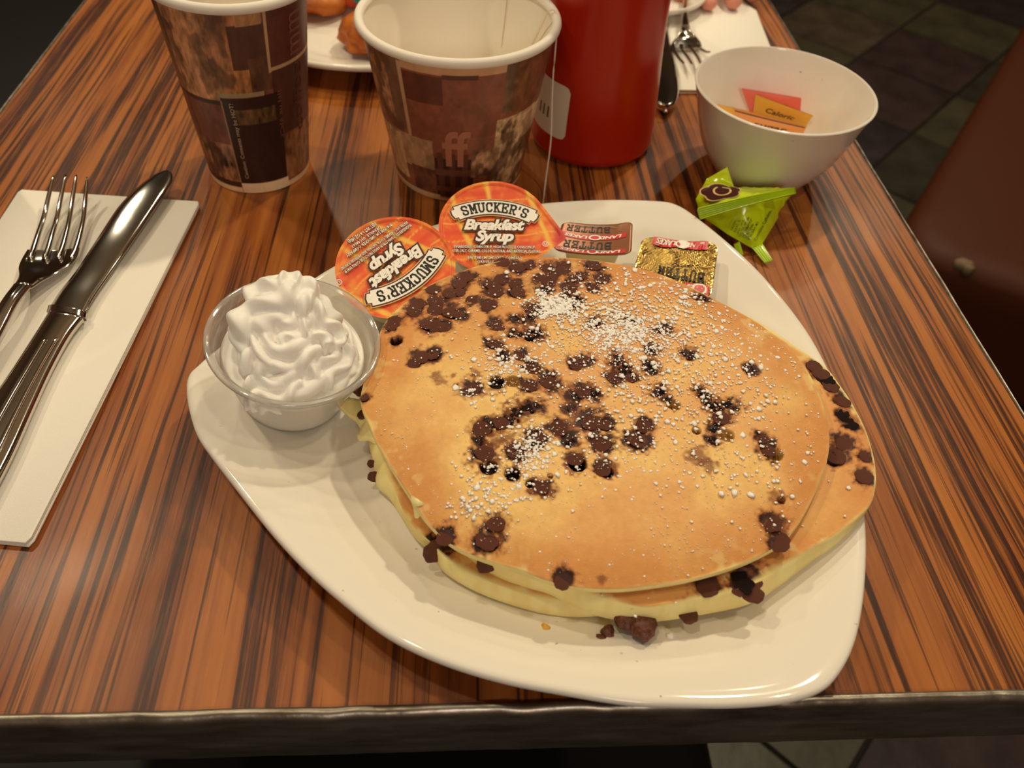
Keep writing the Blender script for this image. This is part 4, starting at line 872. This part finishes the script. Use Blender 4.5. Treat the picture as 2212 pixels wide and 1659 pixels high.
# ================================================================== LIME WRAPPER
Pw = dict(A=(1571, 361, .028), A2=(1527, 386, .024), B=(1503, 430, .015), C=(1513, 465, .012), H=(1586, 405, .026), E=(1640, 413, .024), D=(1716, 404, .022), D2=(1718, 413, .020), G=(1680, 455, .012), I=(1681, 470, .010), Fq=(1646, 528, .005), Gq=(1632, 541, .003), J=(1570, 505, .008), M0=(1508, 448, .020), M1=(1560, 440, .026), M2=(1610, 428, .028), M3=(1665, 415, .026))
W = {k_: U(*q) for k_, q in Pw.items()}
bot = {'b1': U(1540, 470, 0), 'b2': U(1600, 470, 0), 'b3': U(1650, 450, 0), 'b4': U(1560, 420, 0)}
lw = empty('candy_wrapper', U(1590, 470, 0), 'crumpled lime green candy wrapper with a brown logo, right of the plate', 'wrapper')
def sheet(name, quads, mat, thick=.0, sub=10, crease=.0012):
    V = []; F = []
    for q in quads:
        a, b_, c, d_ = [W[k_] if k_ in W else bot[k_] for k_ in q]; k0 = len(V); nv = np.cross(b_ - a, d_ - a); nv = nv / (np.linalg.norm(nv) + 1e-12)
        for i in range(sub + 1):
            for j in range(sub + 1):
                x, y = i / sub, j / sub; p = a * (1 - x) * (1 - y) + b_ * x * (1 - y) + c * x * y + d_ * (1 - x) * y
                pf = (16 * x * (1 - x) * y * (1 - y)); p = p + nv * pf * (crease * 1.2 + crease * (vnoise([p * 260])[0] - .5) * 2.2); V.append(p)
        F += [(k0 + i * (sub + 1) + j, k0 + (i + 1) * (sub + 1) + j, k0 + (i + 1) * (sub + 1) + j + 1, k0 + i * (sub + 1) + j + 1) for i in range(sub) for j in range(sub)]
    return obj(name, V, F, mat, lw)
wb_ = sheet('wrapper_body', [('B', 'M1', 'H', 'A2'), ('A2', 'H', 'H', 'A'), ('M1', 'M2', 'E', 'H'), ('M2', 'M3', 'D', 'E'), ('B', 'C', 'M1', 'M1'), ('C', 'J', 'M2', 'M1'), ('J', 'Gq', 'Fq', 'M2'), ('M2', 'Fq', 'I', 'M3'), ('M3', 'I', 'G', 'D2'), ('b4', 'A2', 'A', 'H'), ('b4', 'H', 'E', 'D'), ('b1', 'C', 'B', 'A2'), ('b1', 'b2', 'J', 'C'), ('b2', 'b3', 'Gq', 'J'), ('b3', 'D', 'G', 'I'), ('b3', 'I', 'Fq', 'Gq'), ('b1', 'A2', 'b4', 'b4'), ('b4', 'D', 'b3', 'b2')], m_lime)
# crimped fin seal across the front
s0, s1 = U(1507, 452, .0265), U(1717, 408, .0290); t0, t1 = U(1513, 474, .0215), U(1719, 418, .0275); V = []
for i in range(41):
    for j in range(26):
        x, y = i / 40, j / 25; p = (s0 * (1 - x) + s1 * x) * (1 - y) + (t0 * (1 - x) + t1 * x) * y; p = p + np.array([0, -.25, .9]) * (.0009 * math.cos(y * 5 * 2 * PI) + .0012 * math.sin(PI * x)); V.append(p)
F = [(i * 26 + j, i * 26 + j + 1, (i + 1) * 26 + j + 1, (i + 1) * 26 + j) for i in range(40) for j in range(25)]; o = obj('crimped_seal', V, F, m_limed, lw)
sd = o.modifiers.new('solid', 'SOLIDIFY'); sd.thickness = .0004
for a, b_, c, d_ in (((1624, 535, .005), (1646, 527, .006), (1668, 563, .004), (1652, 568, .002)), ((1586, 528, .006), (1596, 522, .007), (1604, 552, .003), (1592, 548, .002))):
    a, b_, c, d_ = U(*a), U(*b_), U(*c), U(*d_); V = []
    for i in range(13):
        for j in range(17):
            x, y = i / 12, j / 16; p = a * (1 - x) * (1 - y) + d_ * x * (1 - y) + c * x * y + b_ * (1 - x) * y; V.append(p + np.array([0, 0, .0005 * math.cos(y * 8 * PI)]))
    F = [(i * 17 + j, (i + 1) * 17 + j, (i + 1) * 17 + j + 1, i * 17 + j + 1) for i in range(12) for j in range(16)]; o = obj('end_seal', V, F, m_limed, lw); sd = o.modifiers.new('solid', 'SOLIDIFY'); sd.thickness = .0004
# print
def quadfn(a, b_, c, d_, h): 
    a, b_, c, d_ = [U(*q) for q in (a, b_, c, d_)]; return lambda x, y: a * (1 - x) * (1 - y) + b_ * x * (1 - y) + c * x * y + d_ * (1 - x) * y + np.array([0, -.5, .85]) * h
def blob(cx_, cy_, rx, ry, lob, amp, ph, n=48): return ([(cx_ + rx * math.cos(t) * (1 + amp * abs(math.sin(lob * t + ph))), cy_ + ry * math.sin(t) * (1 + amp * abs(math.sin(lob * t + ph)))) for t in np.linspace(0, 2 * PI, n, endpoint=False)], [tuple(range(n))])
lq = quadfn((1516, 440, .0225), (1600, 428, .0275), (1594, 402, .0265), (1514, 396, .0235), .0010)
lq2 = quadfn((1516, 440, .0225), (1600, 428, .0275), (1594, 402, .0265), (1514, 396, .0235), .0013); lq3 = quadfn((1516, 440, .0225), (1600, 428, .0275), (1594, 402, .0265), (1514, 396, .0235), .0016)
printed('logo_edge', [blob(.50, .50, .47, .43, 2.5, .22, .4)], lq, m_tan, wb_); printed('logo', [blob(.50, .50, .44, .39, 2.5, .22, .4)], lq2, m_logo, wb_)
printed('logo_letter', [stroke([(.53 + .22 * math.cos(t), .54 + .26 * math.sin(t)) for t in np.linspace(2.2, 6.6, 26)], .055), stroke([(.56, .76), (.74, .70)], .05)], lq3, m_tan, wb_)
tq = quadfn((1572, 507, .0095), (1634, 532, .0065), (1676, 452, .0160), (1590, 462, .0225), .0022)
parts = []
m_lt = M('olive_ink', (44, 56, 10), .5)
for q, (s_, wd) in enumerate((('DALTON', .4), ('JOLIET, IL', .5), ('60431 DRIVE', .5), ('TOLL FREE 3292 USA', .7), ('INFORMATION', .62), ('SEASONINGS', .62), ('800-551-8175', .66))):
    v_, f_ = text2d(s_, .11, .010, 0, 1, 2); v_ = fitw(v_, wd * 1.2); parts.append((([(.02 + .105 * q - p[1] * .9 + .05, .38 + p[0] * .9) for p in v_]), f_))
printed('small_print', parts, tq, m_lt, wb_)
v_, f_ = text2d('Contains Caffeine', .13, .010, 0, 1, 2); v_ = fitw(v_, .85); printed('caffeine_lettering', [([(.90 - p[1], .5 + p[0]) for p in v_], f_)], tq, m_lt, wb_)

# ================================================================== NAPKINS AND CUTLERY
def napkin(px, zt, label, layers=3):
    c = np.mean([U(u, v, 0) for u, v in px], 0); e = empty('napkin', c, label, 'napkin')
    for i in range(layers):
        z0, z1 = zt * i / layers + .0001, zt * (i + 1) / layers - .0002; o_ = []
        for k_, (u, v) in enumerate(px):
            p = U(u, v, zt); d_ = (c - p) / np.linalg.norm(c - p); o_.append(p[:2] + d_[:2] * (.0008 * (layers - 1 - i) * ((k_ + i) % 2)))
        oo = []
        for a, b_ in zip(o_, o_[1:] + o_[:1]): oo += [a + (b_ - a) * t for t in (.012, .03, .25, .5, .75, .97, .988)]
        V, F = slab(np.array(oo), z0, z1, .0003); obj('napkin_fold', V, F, m_nap, e)
    return e
napkin([(60, 1172), (432, 434), (42, 408), (-430, 1130)], .0042, 'folded white paper napkin under the fork and knife, left of the plate')
napkin([(1464, 193), (1702, 196), (1634, 22), (1610, 6), (1585, -25), (1400, -40)], .0036, 'white paper napkin across the table, behind the white bowl')
def strip(pts, up=(0, 0, 1), th=.0009, crown=0, n=9):
    """flat metal strip from (left, right) point pairs"""
    V = []; m_ = len(pts)
    for sg in (1, -1):
        for L_, R_ in pts:
            for j in range(n):
                t = j / (n - 1); p = L_ * (1 - t) + R_ * t; prof = 1 - (2 * t - 1) ** 2
                V.append(p + np.array([0, 0, sg * th * (.35 + .65 * prof ** .5) + crown * prof]))
    F = []; k_ = m_ * n
    for i in range(m_ - 1):
        for j in range(n - 1):
            a = i * n + j; F.append((a, a + 1, a + n + 1, a + n)); F.append((k_ + a, k_ + a + n, k_ + a + n + 1, k_ + a + 1))
    for i in range(m_ - 1):
        for j, s in ((0, 1), (n - 1, -1)):
            a = i * n + j; q = (a, a + n, k_ + a + n, k_ + a); F.append(q if s == 1 else q[::-1])
    for i, s in ((0, -1), (m_ - 1, 1)):
        for j in range(n - 1): a = i * n + j; q = (a, a + 1, k_ + a + 1, k_ + a); F.append(q[::-1] if s == 1 else q)
    return V, F
def lerp_pairs(keys, n):
    L_ = spline([U(*k_[0]) for k_ in keys], n, False); R_ = spline([U(*k_[1]) for k_ in keys], n, False); return list(zip(L_, R_))
# knife on the left napkin
kn = empty('table_knife', U(120, 700, .004), 'steel table knife lying on the left napkin, blade away from the viewer', 'knife')
z_ = .0085
V, F = strip(lerp_pairs([((108, 664, z_), (186, 676, z_)), ((128, 632, z_), (205, 640, z_)), ((165, 585, z_), (243, 585, z_)), ((213, 512, z_ + .001), (290, 518, z_ + .001)), ((258, 445, z_ + .0015), (328, 462, z_ + .0015)), ((300, 403, z_ + .002), (356, 418, z_ + .002)), ((330, 380, z_ + .002), (371, 393, z_ + .002)), ((348, 371, z_ + .002), (373, 378, z_ + .002)), ((358, 369, z_ + .002), (369, 372, z_ + .002))], 60), th=.0007, crown=.0001); obj('blade', V, F, m_steel, kn)
b = MB(); V, F = strip(lerp_pairs([((102, 676, z_), (186, 690, z_)), ((106, 662, z_), (188, 678, z_))], 8), th=.0026); obj('bolster', V, F, m_steel, kn)
hd = [((106, 678, z_), (180, 690, z_)), ((70, 735, z_), (150, 730, z_)), ((28, 800, z_), (112, 800, z_)), ((-25, 880, z_), (75, 880, z_)), ((-85, 980, z_), (28, 985, z_)), ((-150, 1090, z_), (-32, 1100, z_)), ((-215, 1200, z_), (-95, 1215, z_)), ((-240, 1260, z_), (-150, 1275, z_))]
V, F = strip(lerp_pairs(hd, 40), th=.0034, n=15); obj('handle', V, F, m_steel, kn)
for f0, f1 in ((.30, .40), (.60, .70)):
    rb_ = [((np.array(a) * (1 - f0) + np.array(c) * f0) + (0, 0, .0034), (np.array(a) * (1 - f1) + np.array(c) * f1) + (0, 0, .0034)) for a, c in hd[1:]]
    V, F = strip(lerp_pairs(rb_, 36), th=.0008, n=7); obj('handle_ridge', V, F, m_steel, kn)
def fork(name, root, label, tines, head, neck):
    e = empty(name, root, label, 'fork')
    for t_ in tines:
        P_ = spline([U(*q) for q in t_], 24, False); b = MB(); r = np.interp(np.linspace(0, 1, len(P_)), [0, .12, .6, 1], [.0005, .0011, .0015, .0018]); b.tube(P_, r, 10, (1.0, .8)); obj('tine', b.V, b.F, m_steel, e)
    V, F = strip(lerp_pairs(head, 30), th=.0010, crown=-.0016, n=13); obj('head', V, F, m_steel, e)
    V, F = strip(lerp_pairs(neck, 30), th=.0017, crown=.0004, n=9); obj('handle', V, F, m_steel, e)
    return e
zt, zm, zr = .020, .0105, .0085
fork('dinner_fork', U(60, 620, .004), 'steel dinner fork lying on the left napkin beside the knife',
     [[(115, 380, zt), (106, 420, .0150), (96, 464, zm), (83, 505, .009), (72, 540, zr), (66, 560, zr)], [(142, 378, zt), (133, 420, .0150), (124, 466, zm), (113, 505, .009), (104, 538, zr), (97, 560, zr)],
      [(165, 378, zt), (158, 420, .0150), (151, 466, zm), (143, 505, .009), (134, 538, zr), (126, 560, zr)], [(188, 383, zt), (185, 420, .0150), (181, 466, zm), (173, 505, .009), (163, 540, zr), (154, 560, zr)]],
     [((60, 540, zr), (172, 536, zr)), ((48, 560, zr), (166, 556, zr)), ((41, 578, zr + .001), (152, 572, zr + .001)), ((42, 592, zr + .002), (120, 592, zr + .002)), ((38, 606, zr + .004), (92, 606, zr + .004)), ((26, 622, zr + .006), (68, 622, zr + .006))],
     [((28, 618, zr + .006), (70, 616, zr + .006)), ((8, 645, zr + .0075), (42, 650, zr + .0075)), ((-14, 680, zr + .007), (20, 690, zr + .007)), ((-50, 740, zr + .005), (-12, 755, zr + .005)), ((-130, 880, zr + .001), (-80, 900, zr + .001)), ((-220, 1040, .007), (-150, 1060, .007))])
# far place setting
fork('dinner_fork', U(1480, 80, .004), 'steel dinner fork on the far napkin, tines towards the white bowl',
     [[(1478, 138, .012), (1466, 124, .009), (1456, 108, .007), (1453, 98, .007)], [(1496, 140, .012), (1486, 124, .009), (1474, 108, .007), (1471, 98, .007)], [(1514, 138, .012), (1506, 122, .009), (1494, 106, .007), (1490, 98, .007)], [(1534, 112, .014), (1526, 112, .011), (1512, 104, .007), (1508, 96, .007)]],
     [((1448, 104, .007), (1516, 102, .007)), ((1452, 92, .008), (1512, 90, .008)), ((1462, 80, .009), (1502, 78, .009)), ((1469, 70, .011), (1492, 68, .011)), ((1472, 60, .012), (1489, 58, .012))],
     [((1472, 62, .012), (1490, 60, .012)), ((1472, 40, .013), (1487, 38, .013)), ((1473, 15, .012), (1486, 14, .012)), ((1474, -20, .010), (1488, -20, .010)), ((1474, -70, .006), (1492, -70, .006))])
k2 = empty('table_knife', U(1436, 200, 0), 'steel table knife across the table, its dark handle end beside the red bottle', 'knife')
V, F = strip(lerp_pairs([((1432, 234, .006), (1446, 235, .006)), ((1417, 226, .006), (1459, 226, .006)), ((1410, 200, .006), (1466, 200, .006)), ((1408, 170, .006), (1464, 168, .006)), ((1412, 135, .006), (1456, 130, .006)), ((1418, 100, .006), (1448, 98, .006)), ((1420, 60, .006), (1442, 60, .006))], 36), th=.0030, n=13); obj('handle', V, F, m_steel, k2)
V, F = strip(lerp_pairs([((1416, 60, .006), (1444, 60, .006)), ((1412, 20, .006), (1440, 20, .006)), ((1408, -20, .006), (1436, -20, .006))], 12), th=.0008); obj('blade', V, F, m_steel, k2)

# ================================================================== FAR PLATES AND FOOD
def roundplate(c, R_, label, hgt=.02):
    th = np.linspace(0, 2 * PI, 96, endpoint=False); out_ = np.column_stack([c[0] + R_ * np.cos(th), c[1] + R_ * np.sin(th)])
    V, F = plate_mesh(out_, [(s_, z * hgt / .022) for s_, z in PROF]); return tag(obj('plate', V, F, m_porc), label, 'plate')
f0 = U(775, 158, .016); rpc = np.array([f0[0], f0[1] + .115]); roundplate(rpc, .115, 'white plate with fried food behind the paper cups')
def nugget(u, v, z, r, label, mat, seed, sq=(1, 1, .6), cat='food', name='fried_nugget'):
    p = U(u, v, z); V = []; n, k = 28, 16
    for i in range(k + 1):
        for j in range(n): a = 2 * PI * j / n; ph = PI * i / k; V.append((math.sin(ph) * math.cos(a), math.sin(ph) * math.sin(a), math.cos(ph)))
    V = np.array(V); V = V * (1 + (fbm(V + seed, 1.3, 3) - .5)[:, None] * 1.1) * np.array(sq) * r + p
    F = [(i * n + j, (i + 1) * n + j, (i + 1) * n + (j + 1) % n, i * n + (j + 1) % n) for i in range(k) for j in range(n)]; return tag(obj(name, V, F, mat), label, cat)
nugget(800, 72, .020, .023, 'fried brown nugget on the rear plate, just left of the wide cup rim', m_fry, 3.0)
nugget(690, -14, .020, .022, 'fried brown nugget at the far top of the rear plate, beside the tall cup', m_fry, 8.0)
nugget(762, -16, .020, .018, 'reddish fried piece at the far side of the rear plate', M('red_crust', (190, 70, 36), .5), 13.0, (1.2, .8, .5))
nugget(795, -4, .024, .010, 'small teal scrap beyond the fried food on the rear plate', m_teal, 21.0, (1.2, .8, .3), 'scrap', 'paper_scrap')
sc_ = U(1395, -22, .012); roundplate(sc_[:2], .052, 'small white saucer half hidden behind the red bottle', .016)

# ================================================================== HAND OF THE OTHER DINER
hp = U(1536, 8, .010); skinned = []
def chain_mesh(chains, root_r):
    V = [(0, 0, 0)]; E = []; Rr = [root_r]
    for ch in chains:
        prev = 0
        for (p, r) in ch: V.append(p); Rr.append(r); E.append((prev, len(V) - 1)); prev = len(V) - 1
    me = bpy.data.meshes.new('person'); me.from_pydata(V, E, []); o = bpy.data.objects.new('person', me); COL.objects.link(o)
    sk = o.modifiers.new('skin', 'SKIN'); me.skin_vertices.new() if not me.skin_vertices else None
    for i, d_ in enumerate(me.skin_vertices[0].data): d_.radius = (Rr[i], Rr[i] * .85); d_.use_root = i == 0
    sb = o.modifiers.new('sub', 'SUBSURF'); sb.levels = sb.render_levels = 2; me.materials.append(m_skin); return o
ch = []
for dx, ln in ((-.032, .062), (-.011, .078), (.010, .074), (.030, .058)):
    ch.append([((dx * .55, -.028, .002), .013), ((dx, -.050, .006), .0105), ((dx * 1.05, -.050 - ln * .45, .004), .0090), ((dx * 1.05, -.050 - ln * .78, -.004), .0080), ((dx * 1.05, -.050 - ln, -.010), .0068)])
ch.append([((-.030, .0, -.002), .013), ((-.050, -.022, -.004), .0105), ((-.058, -.048, -.008), .0085), ((-.058, -.064, -.011), .0070)])
ch.append([((.0, .040, .006), .024), ((.0, .075, .010), .023), ((.0, .25, .03), .033)])
hnd = chain_mesh(ch, .022); hnd.location = (hp[0] + .010, hp[1] + .123, hp[2] + .008 + T)
tag(hnd, 'hand of a diner resting at the far napkin, pink fingertips just showing', 'person')
bpy.context.view_layer.update()
